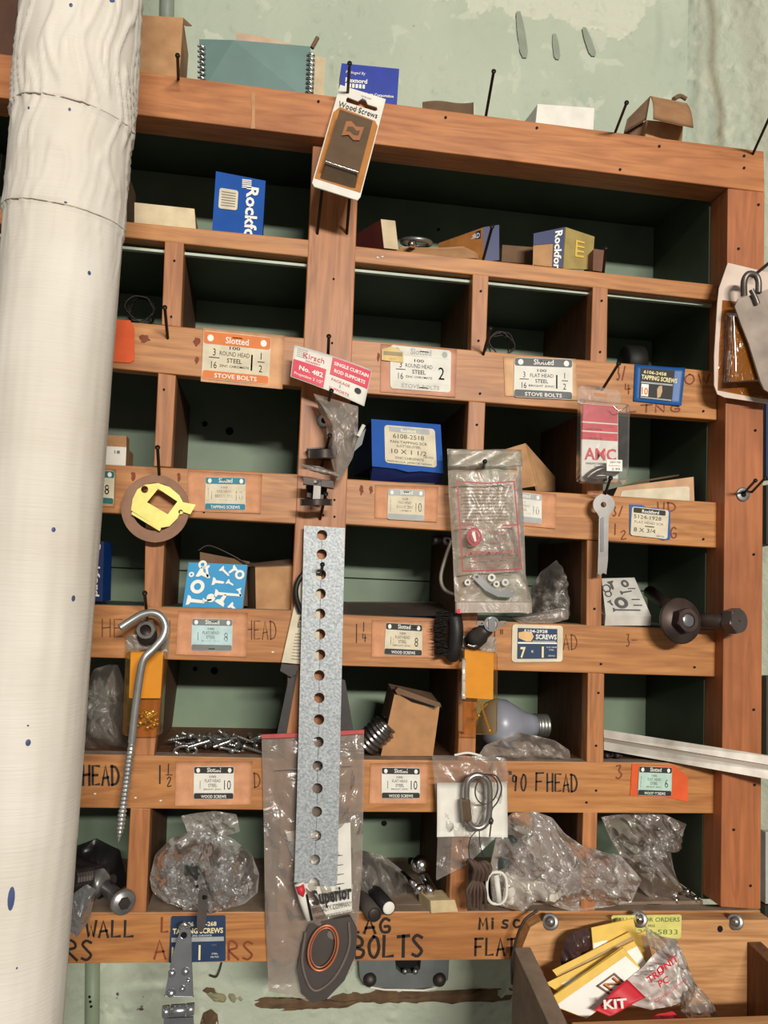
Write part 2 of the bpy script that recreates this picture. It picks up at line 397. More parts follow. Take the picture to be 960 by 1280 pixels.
# ================================================================ the pigeonhole cabinet
CAB = thing('pigeonhole_cabinet', 'large wall mounted pine pigeonhole cabinet with green painted cells and hand-lettered rails', 'cabinet')
def board(name, q, Y0, th, m, parent=CAB, bev=.0012):
    f = PF(Y0); mb = MB(); c = [f(*p) for p in q]
    mb.hexa(c+[p+Vector((0, th, 0)) for p in c], m)
    return mb.build(name, parent, bev)
YB = -.018
Z = dict(top=.7585, s2=.5811, r3=.4692, r4=.309, r5=.1568, r6=0., r7=-.1628)
XL = at(-90, 400).x; XP = at(903, 841, YB).x
BEAM = board('top_beam', [(-70, 58), (955, 189), (956, 240), (-70, 113)], YB, .04, WT)
RAIL = {}
def rail(k, *q):
    o = RAIL[k] = board('rail', q, 0, .019, WX)
    if k[:2] in ('r5', 'r6', 'r7'):             # dust settled on the upper edge
        o.data.materials.append(DUST); o.data.polygons[2-1].material_index = 0
        for p in o.data.polygons:
            if abs(p.normal.z) > .7 and p.center.z > sum(v.co.z for v in o.data.vertices)/8: p.material_index = 1
rail('s2l', (-60, 255), (392, 300), (390, 322), (-60, 273)); rail('s2r', (440, 307), (897, 356), (897, 376), (440, 327))
rail('r3l', (-60, 382), (388, 423), (384, 484), (-60, 441)); rail('r3r', (434, 424), (897, 464), (896, 525), (432, 490))
rail('r4l', (-60, 571), (380, 593), (376, 655), (-60, 630)); rail('r4r', (426, 598), (896, 628), (896, 685), (424, 655))
rail('r5l', (-60, 751), (372, 763), (368, 829), (-60, 817)); rail('r5r', (420, 768), (895, 788), (894, 846), (418, 832))
rail('r6l', (-60, 939), (362, 948), (358, 1013), (-60, 1008)); rail('r6r', (412, 949), (894, 954), (893, 1017), (410, 1015))
rail('r7', (-60, 1141), (951, 1138), (950, 1197), (-60, 1206))
POST = {}
POST['c'] = board('post', [(392, 160), (450, 166), (415, 1141), (346, 1141)], -.0007, .019, WZ)
POST['r'] = board('post', [(910, 235), (956, 240), (951, 1137), (901, 1134)], YB, .04, WP)
board('post', [(-92, 110), (-60, 112), (-60, 1141), (-92, 1141)], 0, .019, WZ)
# dividers: front edge from pixels, then straight back
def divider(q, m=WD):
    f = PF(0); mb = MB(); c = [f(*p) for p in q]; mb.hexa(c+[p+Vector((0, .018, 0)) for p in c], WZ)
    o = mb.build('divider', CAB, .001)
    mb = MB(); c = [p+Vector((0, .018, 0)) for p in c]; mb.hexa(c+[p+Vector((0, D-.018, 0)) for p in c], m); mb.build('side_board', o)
for q in ([(206, 301), (230, 303), (226, 409), (202, 406)], [(197.6, 466), (220, 469), (214, 584), (192, 583)], [(182, 643), (207, 646), (201.7, 761), (180, 758)],
          [(181, 824), (207.5, 826), (192.5, 945), (163, 944)], [(163, 1010), (188, 1011), (182.5, 1141), (156, 1141)],
          [(591, 342), (611, 344), (607.5, 441), (588.5, 439)], [(586, 501), (607, 503), (603, 612), (581, 610)], [(578, 664), (600, 666), (597, 778), (573, 777)],
          [(577, 836), (598, 837), (594, 952), (572, 952)], [(566, 1014), (588, 1014), (584, 1140), (561, 1140)],
          [(741, 358), (760, 360), (758.6, 454), (738, 452)], [(737, 511), (757, 513), (754, 622), (734, 620)], [(734, 675), (752.5, 677), (752, 784), (733, 783)],
          [(735, 841), (755.6, 842), (754.5, 954), (733.5, 954)], [(729, 1015), (747, 1015), (744, 1140), (726, 1140)]):
    divider(q)
# shelf boards, back boards and side panels
xr = XP
def slab(name, x0, x1, y0, y1, z0, z1, m, parent=CAB, bev=None):
    mb = MB(); mb.box((x0, y0, z0), (x1, y1, z1), m); return mb.build(name, parent, bev)
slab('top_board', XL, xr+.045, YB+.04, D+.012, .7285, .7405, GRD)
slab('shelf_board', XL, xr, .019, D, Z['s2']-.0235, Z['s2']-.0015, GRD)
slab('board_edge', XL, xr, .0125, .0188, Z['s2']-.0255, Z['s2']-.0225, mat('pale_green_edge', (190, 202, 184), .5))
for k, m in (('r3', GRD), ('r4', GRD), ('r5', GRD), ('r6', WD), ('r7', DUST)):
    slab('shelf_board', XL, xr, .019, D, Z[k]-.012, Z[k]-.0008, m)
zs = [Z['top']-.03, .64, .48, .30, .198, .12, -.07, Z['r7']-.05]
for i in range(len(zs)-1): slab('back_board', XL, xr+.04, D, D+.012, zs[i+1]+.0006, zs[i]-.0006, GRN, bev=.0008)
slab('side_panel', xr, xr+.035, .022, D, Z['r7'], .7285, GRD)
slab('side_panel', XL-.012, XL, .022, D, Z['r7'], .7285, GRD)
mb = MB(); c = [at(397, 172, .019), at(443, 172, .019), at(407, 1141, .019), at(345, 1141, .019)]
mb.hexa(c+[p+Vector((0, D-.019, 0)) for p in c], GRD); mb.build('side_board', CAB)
# small holes bored in the back boards, screw holes on the rails
for x, y, r, Y in ((256, 530, 3.6, D), (287, 539, 5, D), (268, 838.5, 4.6, D), (244, 836, 3, D), (480, 1029, 3.6, D), (548, 287, 2, D), (137+60, 1028, 3, D), (836, 260, 1.5, D)):
    MB().poly(circ(x, y, r, n=12), PF(Y-.0004), None, .0006, BLK).build('hole', CAB)
hl = MB()
for x, y in ((218, 326), (214, 396), (601, 364), (598, 426), (752, 376), (750, 440), (417, 349), (415, 429), (600, 492), (596, 531), (743, 761), (879, 514), (879, 674), (751, 830), (868, 834), (745, 988), (733, 1003),
             (408, 624), (404, 644), (418, 625), (418, 646), (205, 487), (748, 866), (745, 932), (676, 1150), (255, 640)):
    hl.poly(circ(x, y, 1.6, n=7), PF(-.0003), None, .0006, BLK)
for x, y in ((398, 127), (557, 147), (671, 160), (824, 183), (930, 195), (930, 210), (948, 256), (923, 311), (944, 538), (942, 693), (942, 887), (943, 981), (917, 1037), (938, 1107), (775, 272-60)):
    hl.poly(circ(x, y, 1.8, n=7), PF(YB-.0003), None, .0006, BLK)
o = hl.build('screw_hole', CAB); o['kind'] = 'stuff'
hl = MB()
for x, y in ((119, 992), (169.5, 997), (201, 1000.5), (341, 815), (472, 322), (478, 321)): hl.poly(circ(x, y, 1.7, 1, n=7), PF(-.0003), None, .0006, WHT)
o = hl.build('paint_fleck', CAB); o['kind'] = 'stuff'
for_st = []                                     # worn stains and glue marks on the wood
for x, y, a, b in ((181, 423, 9, 6), (246, 427, 5, 7), (167, 595, 4, 7), (224, 596, 3, 7), (246, 450, 3, 6), (452, 612, 3, 8), (464, 612, 3, 6), (473, 446, 2, 7)):
    MB().poly([(x+a*math.cos(t/12*6.283)*(.75+.25*math.sin(t*2.3+x)), y+b*math.sin(t/12*6.283)*(.8+.2*math.cos(t*1.7))) for t in range(12)], PF(-.0003), None, .0006, RED_INK).build('stain', RAIL[('r3l' if x < 400 else 'r3r') if y < 500 else ('r4l' if x < 400 else 'r4r')])
hl = MB().poly([(314, 116), (319, 116), (318.5, 150), (319, 161), (313.5, 161), (315, 148)], PF(YB-.0004), None, .0006, mat('glue_drip', (196, 148, 104), .3)); hl.build('drip_mark', BEAM)
# ---------------------------------------------------------------- hand lettering
G = {'H': [[(0, 0), (0, 1)], [(0, .5), (.8, .45)], [(.8, 0), (.8, 1)]], 'E': [[(.8, .02), (0, 0), (0, 1), (.8, .96)], [(0, .5), (.6, .48)]],
     'A': [[(0, 1), (.4, 0), (.85, 1)], [(.12, .66), (.75, .6)]], 'D': [[(0, 0), (.05, 1)], [(-.1, .03), (.5, .1), (.85, .5), (.6, .9), (0, 1)]],
     'W': [[(0, 0), (.22, 1), (.45, .3), (.68, 1), (.95, 0)]], 'L': [[(.05, 0), (0, 1), (.75, .95)]], 'R': [[(0, 1), (.03, 0), (.6, .08), (.65, .35), (.05, .5), (.8, 1)]],
     'S': [[(.75, .1), (.35, 0), (.05, .2), (.4, .48), (.75, .75), (.4, 1), (0, .92)]], 'B': [[(0, 1), (0, 0), (.6, .1), (.6, .4), (.05, .5), (.75, .65), (.6, .95), (0, 1)]],
     'O': [[(.4, 0), (.02, .35), (.1, .85), (.5, 1), (.82, .6), (.7, .12), (.4, 0)]], 'T': [[(0, .05), (.9, 0)], [(.45, 0), (.42, 1)]], 'G': [[(.75, .12), (.4, 0), (.05, .4), (.2, .9), (.7, .9), (.75, .55), (.4, .55)]],
     'M': [[(0, 1), (.08, 0), (.4, .7), (.75, 0), (.85, 1)]], 'I': [[(.1, .3), (.1, 1)], [(.1, .05), (.12, .1)]], 's': [[(.6, .35), (.2, .35), (.15, .6), (.55, .75), (.4, 1), (0, .95)]], 'c': [[(.6, .4), (.2, .35), (.02, .7), (.25, 1), (.65, .92)]],
     'i': [[(.2, .38), (.2, 1)], [(.2, .12), (.22, .18)]], 'F': [[(.05, 0), (0, 1)], [(0, .02), (.85, 0)], [(0, .5), (.6, .48)]], '0': [[(.35, 0), (.05, .4), (.15, .9), (.45, 1), (.7, .55), (.6, .1), (.35, 0)]],
     '9': [[(.55, .15), (.2, .05), (.1, .4), (.5, .42), (.58, .1), (.45, 1)]], '1': [[(.3, 0), (.25, 1)]], '2': [[(.05, .2), (.4, 0), (.65, .25), (.05, .98), (.75, .92)]], '4': [[(.1, 0), (.05, .55), (.75, .5)], [(.5, .1), (.5, 1)]],
     '3': [[(.05, .08), (.5, .05), (.3, .42), (.6, .7), (.3, 1), (0, .92)]], '/': [[(.7, 0), (0, 1)]], '-': [[(0, .5), (1, .5)]], '"': [[(.1, 0), (.1, .25)], [(.4, 0), (.4, .25)]], 'N': [[(0, 1), (0, 0), (.7, 1), (.7, 0)]], '|': [[(.3, 0), (.28, 1)]], ',': [[(.3, .85), (.3, 1)]], '#': [[(.2, .1), (.6, .12), (.6, .3), (.2, .3), (.4, .2)]], 'U': [[(0, 0), (.05, .8), (.4, 1), (.7, .8), (.75, 0)]]}
def hand(s, x0, x1, yt, yb, wd, m, parent, Y=0., slope=0., lift=.0006):
    mb = MB(); n = len(s); cw = (x1-x0)/n; h = yb-yt; f = PF(Y)
    for i, ch in enumerate(s):
        for st in G.get(ch, []):
            P = [(x0+cw*i+p[0]*cw*.82, yt+p[1]*h+slope*(x0+cw*i-x0)) for p in st]
            P = smooth_pts([(a, b, 0) for a, b in P], 3) if ch in 'SOGsc0923BRD' else [Vector((a, b, 0)) for a, b in P]
            mb.ribbon([(p.x, p.y) for p in P], wd, f, lift, m)
    return mb.build('hand_lettering', parent)
THIN = mat('thin_pencil', (104, 62, 34), .7)
hand('HE', 128, 158, 774, 796, 1.2, THIN, RAIL['r5l']); hand('HEAD', 308, 348, 776, 799, 1.3, THIN, RAIL['r5l']); hand('N', 206, 217, 776, 798, 1.3, THIN, RAIL['r5l'])
hand('|', 444, 451, 780, 803, 1.2, INK, RAIL['r5r']); hand('1', 453, 460, 778, 789, 1.1, INK, RAIL['r5r']); hand('4', 453, 461, 792, 802, 1.1, INK, RAIL['r5r'])
hand('1"', 616, 634, 787, 808, 1.1, INK, RAIL['r5r']); hand('EAD', 694, 724, 793, 812, 1.1, THIN, RAIL['r5r']); hand('3-', 783, 797, 792, 808, 1.1, THIN, RAIL['r5r'])
hand('HEAD', 104, 152, 957, 981, 3.1, INK, RAIL['r6l']); hand('|', 198, 206, 957, 979, 2, INK, RAIL['r6l']); hand('1', 209, 216, 955, 967, 1.4, INK, RAIL['r6l']); hand('2', 209, 217, 971, 983, 1.4, INK, RAIL['r6l']); hand('-', 208, 217, 964, 973, 1.1, INK, RAIL['r6l'])
hand('D', 318, 328, 966, 984, 1.6, THIN, RAIL['r6l'])
hand('#', 633, 645, 963, 978, 1.8, INK, RAIL['r6r']); hand('90', 640, 662, 968, 988, 2, INK, RAIL['r6r']); hand('F', 670, 683, 966, 988, 2.1, INK, RAIL['r6r']); hand('HEAD', 684, 724, 967, 989, 2.1, INK, RAIL['r6r'], slope=.02)
hand('3', 770, 784, 956, 973, 1.8, RED_INK, RAIL['r6r']); hand('3/', 771, 784, 458, 475, 1.6, RED_INK, RAIL['r3r']); hand('4', 781, 792, 480, 492, 1.6, RED_INK, RAIL['r3r']); hand('OW', 856, 890, 468, 480, 1.8, RED_INK, RAIL['r3r'])
hand('LTNG', 783, 856, 506, 515, 1.8, RED_INK, RAIL['r3r']); hand('3/', 766, 781, 633, 645, 1.5, RED_INK, RAIL['r4r']); hand('1', 766, 778, 655, 668, 1.5, RED_INK, RAIL['r4r']); hand('2', 776, 786, 663, 674, 1.5, RED_INK, RAIL['r4r']); hand('G', 838, 849, 659, 673, 1.6, RED_INK, RAIL['r4r'])
hand('UD', 822, 848, 628, 639, 1.6, RED_INK, RAIL['r4r'])
hand('O', 84, 100, 1150, 1164, 2.8, INK, RAIL['r7']); hand('WALL', 108, 172, 1151, 1171, 3.2, INK, RAIL['r7']); hand('RS', 84, 121, 1176, 1200, 3.4, INK, RAIL['r7'], slope=-.02)
hand('L', 202, 214, 1147, 1165, 2.8, RED_INK, RAIL['r7']); hand('A', 193, 213, 1175, 1198, 2.8, RED_INK, RAIL['r7']); hand('RS', 286, 322, 1177, 1199, 2.8, RED_INK, RAIL['r7'])
hand('LAG', 436, 494, 1148, 1166, 3.6, INK, RAIL['r7']); hand('BOLTS', 443, 534, 1171, 1197, 4, INK, RAIL['r7'], slope=-.03)
hand('Misc', 599, 656, 1147, 1161, 2.8, INK, RAIL['r7'], slope=-.05); hand('FLAT', 594, 648, 1173, 1194, 2.8, INK, RAIL['r7'])
# ---------------------------------------------------------------- nails driven into the cabinet
def nail(bx, by, hx, hy, L=.05, Y=0., r=.0017, parent=CAB, wsh=False):
    a, b = at(bx, by, Y+.006), at(hx, hy, Y-L); mb = MB(); d = (b-a).normalized()
    mb.tube([a, a.lerp(b, .5), b], r, NAIL, 8); mb.lathe(b, b+d*.0018, [(0, r), (.2, r*1.6), (1, r*1.5)], NAIL, 12)
    o = mb.build('nail', parent)
    if wsh:
        c = at(bx, by, Y); n = Vector((0, -1, 0)); w_ = MB(); w_.lathe(c, c+n*.0022, [(0, .0085), (.8, .0085), (1, .007)], STL, 18); w_.lathe(c+n*.0021, c+n*.0024, [(0, .0036), (1, .0036)], BLK, 12); w_.build('washer', o)
    return o
for a in ((223, 102, 222, 70, .05, YB), (607, 147, 617, 90, .06, YB), (768, 168, 783, 129, .055, YB), (939, 197, 963, 144, .06, YB), (434, 127, 437, 80, .055, YB),
          (396, 298, 403, 233, .06), (433, 298, 438, 233, .06), (603, 328, 615, 284, .05), (754, 342, 757, 311, .04), (210, 427, 206, 385, .05), (603, 447, 613, 411, .045),
          (751, 490, 773, 455, .06), (409, 471, 411, 421, .055), (401, 587, 412, 545, .05), (399, 653, 407, 618, .045), (200, 612, 197, 560, .055),
          (604, 590, 606, 577, .05), (752, 630, 763, 598, .055), (184, 774, 181, 742, .055), (401, 722, 403, 706, .04)):
    nail(*a)
nail(405, 526, 414, 489, .05, 0, wsh=True); nail(928, 618, 944, 601, .045, YB, .0015, wsh=True); nail(938, 617, 956, 598, .045, YB, .0015)
nail(934, 351, 966, 325, .06, YB, .0019)
# ================================================================ label cards stapled to the rails
def staple(f, x, y, L, parent, rot=0):
    a = math.radians(rot); dx, dy = math.cos(a)*L/2, math.sin(a)*L/2
    MB().tube([f(x-dx, y-dy, .0002), f(x-dx, y-dy, .0012), f(x+dx, y+dy, .0012), f(x+dx, y+dy, .0002)], .0004, NAIL, 5).build('staple', parent)
def slotted(label, name, card, stk, cm, hm, bm, size, lines, right, foot, head='Slotted', ht=TXW, vert=None, group=None, txt=TXT, st=((50, 1),), Y=0., hh=19, fh=17, cut=None, rx=85, curlc=None):
    t = thing(name, label, 'label', group)
    f = Fr(card, Y, 100, 60)
    mb = MB()
    if cut: mb.poly(cut, f, .0001, .0013, cm)
    else: mb.bend((0, 0, 100, 60), f, .0001, .0013, cm, curl=curlc or (lambda u, v: .0008*(u*u*v)))
    mb.build('card', t)
    g = Fr(stk, Y-.0022, 140, 90)
    MB().poly(rrect(0, 0, 140, 90, 7), g, 0, .0003, bm).build('sticker', t)
    m = MB()
    m.poly(rrect(1, 1, 139, hh, 5), g, None, .0005, hm).poly(rrect(1, 90-fh, 139, 89, 5), g, None, .0005, hm)
    m.build('print_band', t)
    m = MB()
    for cx in (15, 125): m.poly(circ(cx, hh/2+1, 6.4), g, None, .0007, ht)
    if head: m.text(head, g, 70, hh-4, 17, ht, bold=.012, lift=.0008)
    if foot: m.text(foot, g, 70, 86, 11.5, ht, bold=.015, lift=.0008, fit=min(100, 8*len(foot)))
    x0 = 8
    if size:
        if '/' in size:
            a, b = size.split('/'); m.text(a, g, 24, 45, 19, txt, sx=.8); m.text(b, g, 24, 69, 19, txt, sx=.8); m.poly(rect(13, 48, 35, 49.5), g, None, .0007, txt)
        else: m.text(size[0], g, 22, 62, 34, txt, sx=.5); m.text(size[1:2], g, 31, 50, 13, txt, sx=.7); m.text(size[2:3], g, 31, 64, 13, txt, sx=.7)
    if vert: m.text(vert, g, 13, 48, 7, txt, rot=-90, fit=36)
    y = 31
    for i, s in enumerate(lines):
        h = 8.5 if i == 0 else (12 if i < 3 else 6.5)
        m.text(s, g, 66, y, h, txt, fit=(22 if i == 0 else min(62, len(s)*6.2)), bold=.01 if i != 1 else 0)
        y += (12.5 if i < 2 else 9)
    if right:
        if len(right) == 3 and right[0] == '1' and not right.isdigit():
            m.text('1', g, 102, 66, 42, txt, sx=.6, bold=.02); m.text('1', g, 121, 44, 19, txt, sx=.9); m.text('2', g, 121, 68, 19, txt, sx=.9); m.poly(rect(114, 48, 129, 49.5), g, None, .0007, txt)
        else: m.text(right, g, 118, 64, 38, txt, fit=10*len(right)+4)
    m.build('print', t)
    for sx_, k in st: staple(g, sx_/100*140, 8 if k else 84, 20, t)
    return t
RH = ['100', 'ROUND HEAD', 'STEEL', 'ZINC CHROMATE']; FH = ['100', 'FLAT HEAD', 'STEEL', 'BRIGHT ZINC']; PH = ['100', 'PAN HEAD', 'BRIGHT ZINC', 'CHROMATE']
slotted('peach label card with orange bands reading stove bolts, round head', 'label_card', [(254, 410), (356, 420), (353, 487), (251, 477)], [(254.5, 413), (339, 422), (336, 481), (252, 473)], mat('peach_card', (226, 172, 128), .8), ORG, CREAM, '3/16', RH, '1 1', 'STOVE BOLTS', hh=24, fh=16)
t = slotted('pinkish label card with faded white print and a small yellow price sticker, marked 2', 'label_card', [(476, 430), (571, 437), (569, 497), (475, 490)], [(488, 431), (564, 438.5), (563, 491), (487.5, 485.5)], mat('pink_card', (214, 156, 128), .8), mat('faded_band', (226, 222, 206), .6), WHT, '3/16', RH, '2', 'STOVE BOLTS', ht=LGR, st=((55, 1), (55, 0)), rx=80)
f = Fr([(477.5, 432), (504, 434), (504, 453.5), (477, 451)], -.0032, 26, 20); m = MB().poly([(0, 5), (12, 0), (26, 6), (26, 20), (0, 19)], f, 0, .0003, mat('yellow_sticker', (226, 198, 132), .7)); m.poly(rect(2, 7, 25, 12), f, None, .0005, mat('sticker_print', (166, 150, 116), .7)); m.text('34.77', f, 13, 17.5, 4, ORG, lift=.0006); m.build('price_sticker', t)
slotted('white label with dark grey bands reading stove bolts, flat head, on a tan card', 'label_card', [(629, 446), (719, 449), (722, 501), (631, 495)], [(643, 446.5), (715.5, 449), (715.5, 500), (642, 496)], mat('light_tan_card', (226, 180, 136), .8), GRY, WHT, '3/16', FH, '1 1', 'STOVE BOLTS')
slotted('teal banded tapping screws label marked 10 on an orange card', 'label_card', [(235, 588), (328, 593), (326, 642), (235, 639)], [(257, 596), (307, 597), (307, 638), (256, 637)], KRAFT, TEAL, CREAM, '1  ', PH, '10', 'TAPPING SCREWS', vert='BY WOOD', st=((45, 1),))
slotted('faded grey pan head label on an orange card left of the parts bag', 'label_card', [(469, 606), (548, 608.5), (546, 653), (468, 647.5)], [(485, 611), (531, 612.5), (530, 651.5), (484, 649)], KRAFT, LGR, CREAM, None, PH, '10', '', vert='STOCK NO')
slotted('faded grey label marked 10 half hidden by the plastic parts bag', 'label_card', [(628, 611), (695, 618), (694, 661), (628, 655)], [(633, 613), (677, 618.5), (677, 655), (633, 650)], KRAFT, LGR, WHT, None, FH, '10', '', st=())
slotted('grey banded pale blue label marked 8 on an orange card beside the hook', 'label_card', [(223, 763), (310, 766), (308, 821), (220, 818)], [(240, 773), (291, 774), (290, 814), (239, 813)], KRAFT, mat('mid_grey_print', (124, 128, 126), .6), PBLUE, '1  ', FH, '8', '', st=((55, 1), (50, 0)))
slotted('black banded wood screws label marked 8 on an orange card beside the wire brush', 'label_card', [(465, 775), (542.5, 776), (542.5, 822), (464, 821)], [(482.5, 778), (528, 781), (527.5, 820), (480, 818)], KRAFT, TXT, CREAM, '112', FH, '8', 'WOOD SCREWS', st=((80, 1),))
slotted('black banded wood screws label marked 10 above the round plastic bundle', 'label_card', [(220, 951.5), (316, 951), (314, 1005), (219, 1007)], [(242.5, 958), (292.5, 958), (292, 999), (242, 999)], KRAFT, TXT, WHT, '1  ', FH, '10', 'WOOD SCREWS', st=((60, 1),))
slotted('black banded wood screws label marked 10 under the leaning brown carton', 'label_card', [(463, 954), (536, 953), (533, 1004), (461, 1004)], [(477, 959), (525, 960), (525, 998), (477, 998)], KRAFT, TXT, WHT, '1  ', FH, '10', 'WOOD SCREWS', st=((60, 1),))
slotted('bright orange card with clipped corner and a pale green label marked 6', 'label_card', [(789.5, 955), (859, 957.5), (859, 1002), (787, 997)], [(799, 957.5), (840, 959), (839, 995.5), (797, 994)], ORC, TXT, PGRN, None, FH, '6', 'WOOD SCREWS', vert='STOCK NO', cut=[(0, 0), (78, 1), (88, 9), (100, 18), (100, 60), (60, 54), (0, 56)], st=((50, 0),))
t = slotted('teal banded label marked 8 peeking out beside the white pipe', 'label_card', [(70, 581), (145, 587), (143.5, 634), (70, 628)], [(86, 585), (143.5, 589), (142, 631), (84, 626)], mat('wood_tone_card', (206, 150, 100), .8), TEG, CREAM, None, PH, '8', 'SCREWS', st=())
o = MB().poly([(118, 399), (163, 401), (168, 410), (168, 451), (163, 454), (118, 451)], PF(0), .0001, .0016, ORC).build('blank_card'); tag(o, 'blank bright orange card on the rail beside the white pipe', 'card')
# blue tapping screws cards
t = thing('label_card', 'curled bright blue tapping screws card marked 10 with peeled middle', 'label')
f = Fr([(793, 456), (854, 461), (849, 508), (791, 501.5)], 0, 124, 92)
MB().bend((0, 0, 124, 92), f, .0001, .0014, LBL, curl=lambda u, v: .006*max(0, u-.75)**1.5*4+.001).build('card', t)
f.lift = .0032; m = MB().poly(rect(14, 8, 100, 84), f, None, 0, TXT); m.poly(rect(16, 42, 98, 46), f, None, .0002, LGR); m.poly(rect(17, 48, 36, 78), f, None, .0003, TXW); m.poly(rect(16, 80, 98, 83), f, None, .0003, LGR)
m.text('6106-2458', f, 50, 22, 11, YCR, bold=.02, fit=58, lift=.0004, rot=2); m.text('TAPPING SCREWS', f, 62, 37, 15, YCR, bold=.03, fit=92, lift=.0004, rot=2); m.text('10', f, 26.5, 74, 25, ORG, fit=16, bold=.02, lift=.0005); m.build('print', t)
MB().poly([(58, 58), (62, 50), (70, 48), (72, 62), (68, 76), (60, 80)], f, None, .0006, mat('bare_peeled_paper', (206, 174, 138), .8)).build('peeled_patch', t)
t = thing('label_card', 'torn label marked flat head 8 x 3/4 on a blue backing with staple', 'label')
f = Fr([(786.5, 629), (837, 636), (837, 676), (786.5, 672)], 0, 100, 84)
MB().poly([(0, 3), (30, 0), (42, 6), (58, 3), (100, 5), (100, 80), (84, 84), (60, 78), (38, 80), (0, 76)], f, .0001, .0015, LBL).build('card', t)
f = Fr([(790, 633), (836, 638), (834, 674), (788, 669)], -.0018, 92, 74); m = MB().poly(rrect(0, 0, 92, 74, 6), f, 0, .0003, CREAM); m.poly(rrect(4, 2, 84, 15, 3), f, None, .0005, TXT)
m.text('Rockford', f, 46, 13, 11, TXW, bold=.02, lift=.0008, fit=42); m.text('5124-1928', f, 40, 29, 14, TXT, fit=68, lift=.0005); m.text('FLAT HEAD SCR', f, 44, 41, 9, TXG, fit=72, lift=.0005); m.text('8 X 3/4', f, 34, 63, 15, TXT, fit=54, lift=.0005); m.text('100 PCS', f, 74, 71, 6, TXT, lift=.0005); m.build('sticker', t); staple(f, 46, 47, 22, t)
t = thing('label_card', 'cream edged dark blue screws label marked 7 x 1 with a tan peeled patch', 'label')
f = Fr([(640, 780), (703, 782), (702.5, 827), (639, 827.5)], 0, 126, 94)
MB().poly(rrect(0, 0, 126, 94, 8), f, .0001, .0018, CREAM).build('card', t)
f.lift = .0020; m = MB().poly(rect(13, 9, 112, 86), f, None, 0, DBL); m.poly(rect(14, 44, 111, 48), f, None, .0002, TXW); m.poly(rect(50, 40, 108, 43), f, None, .0002, LGR)
m.text('5104-2928', f, 58, 20, 11, TXW, bold=.02, fit=58); m.text('SCREWS', f, 84, 36, 17, TXW, bold=.03, fit=52); m.text('7', f, 27, 82, 36, YCR, bold=.03, sx=.7); m.text('x', f, 50, 70, 12, TXW); m.text('1', f, 76, 82, 38, YCR, bold=.03, sx=.8)
m.text('FLAT HEAD', f, 98, 58, 5, TXW); m.text('STEEL', f, 98, 65, 5, TXW); m.text('100 PCS', f, 98, 80, 5, TXW); m.build('print', t)
MB().poly([(15, 20), (30, 17), (48, 20), (53, 30), (46, 42), (34, 42), (15, 34)], f, None, .0005, mat('peach_patch', (232, 190, 130), .7)).build('peeled_patch', t)
t = thing('label_card', 'dark blue tapping screws label marked 1 on the bottom rail behind the steel hinge', 'label')
f = Fr([(214, 1145), (282, 1144), (282, 1200.5), (211, 1203)], 0, 136, 114)
MB().poly(rrect(0, 0, 136, 114, 4), f, .0001, .0015, DBL).build('card', t)
f.lift = .0018; m = MB().poly(rect(4, 52, 132, 63), f, None, 0, LGR)
m.text('6106', f, 42, 24, 15, YCR, bold=.02, lift=.0004); m.text('-268', f, 100, 24, 15, YCR, bold=.02, lift=.0004); m.text('TAPPING SCREWS', f, 68, 42, 18, YCR, bold=.03, fit=124, lift=.0004); m.text('ZINC CHROMATE', f, 78, 50, 6, TXW, lift=.0004)
m.text('1', f, 73, 107, 50, YCR, bold=.03, sx=.6, lift=.0004); m.text('1', f, 8, 107, 46, YCR, bold=.03, sx=.6, lift=.0004); m.text('PAN', f, 108, 74, 6, TXG, lift=.0004); m.text('100 PCS', f, 110, 104, 6, TXW, lift=.0004); m.text('STEEL', f, 110, 96, 6, TXW, lift=.0004); m.build('print', t)
t = thing('order_sticker', 'pale yellow phone order sticker behind the packets of the wooden bin', 'sticker')
f = Fr([(764, 1144), (852, 1143), (851, 1173), (764, 1172)], -.0205, 176, 58); MB().poly(rrect(0, 0, 176, 58, 6), f, 0, .0004, mat('yellow_sticker_paper', (226, 220, 126), .6)).build('paper', t)
m = MB(); G2 = mat('green_print', (90, 120, 60), .6); m.text('CALL US FOR ORDERS', f, 88, 17, 15, G2, fit=166, bold=.01, lift=.0006); m.text('TOLL FREE', f, 88, 30, 9, TXT, lift=.0006); m.text('800-221-5833', f, 92, 48, 17, G2, fit=150, lift=.0006); m.build('print', t)
# ================================================================ boxes in the cells
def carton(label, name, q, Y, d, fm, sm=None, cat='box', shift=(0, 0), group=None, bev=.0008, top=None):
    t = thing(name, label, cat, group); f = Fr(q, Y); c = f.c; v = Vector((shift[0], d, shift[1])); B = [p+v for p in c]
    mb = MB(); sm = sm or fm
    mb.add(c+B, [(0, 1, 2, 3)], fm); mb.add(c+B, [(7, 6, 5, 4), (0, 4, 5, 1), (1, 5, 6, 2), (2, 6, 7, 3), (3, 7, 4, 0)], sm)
    o = mb.build('box_body', t, bev); return t, f, B
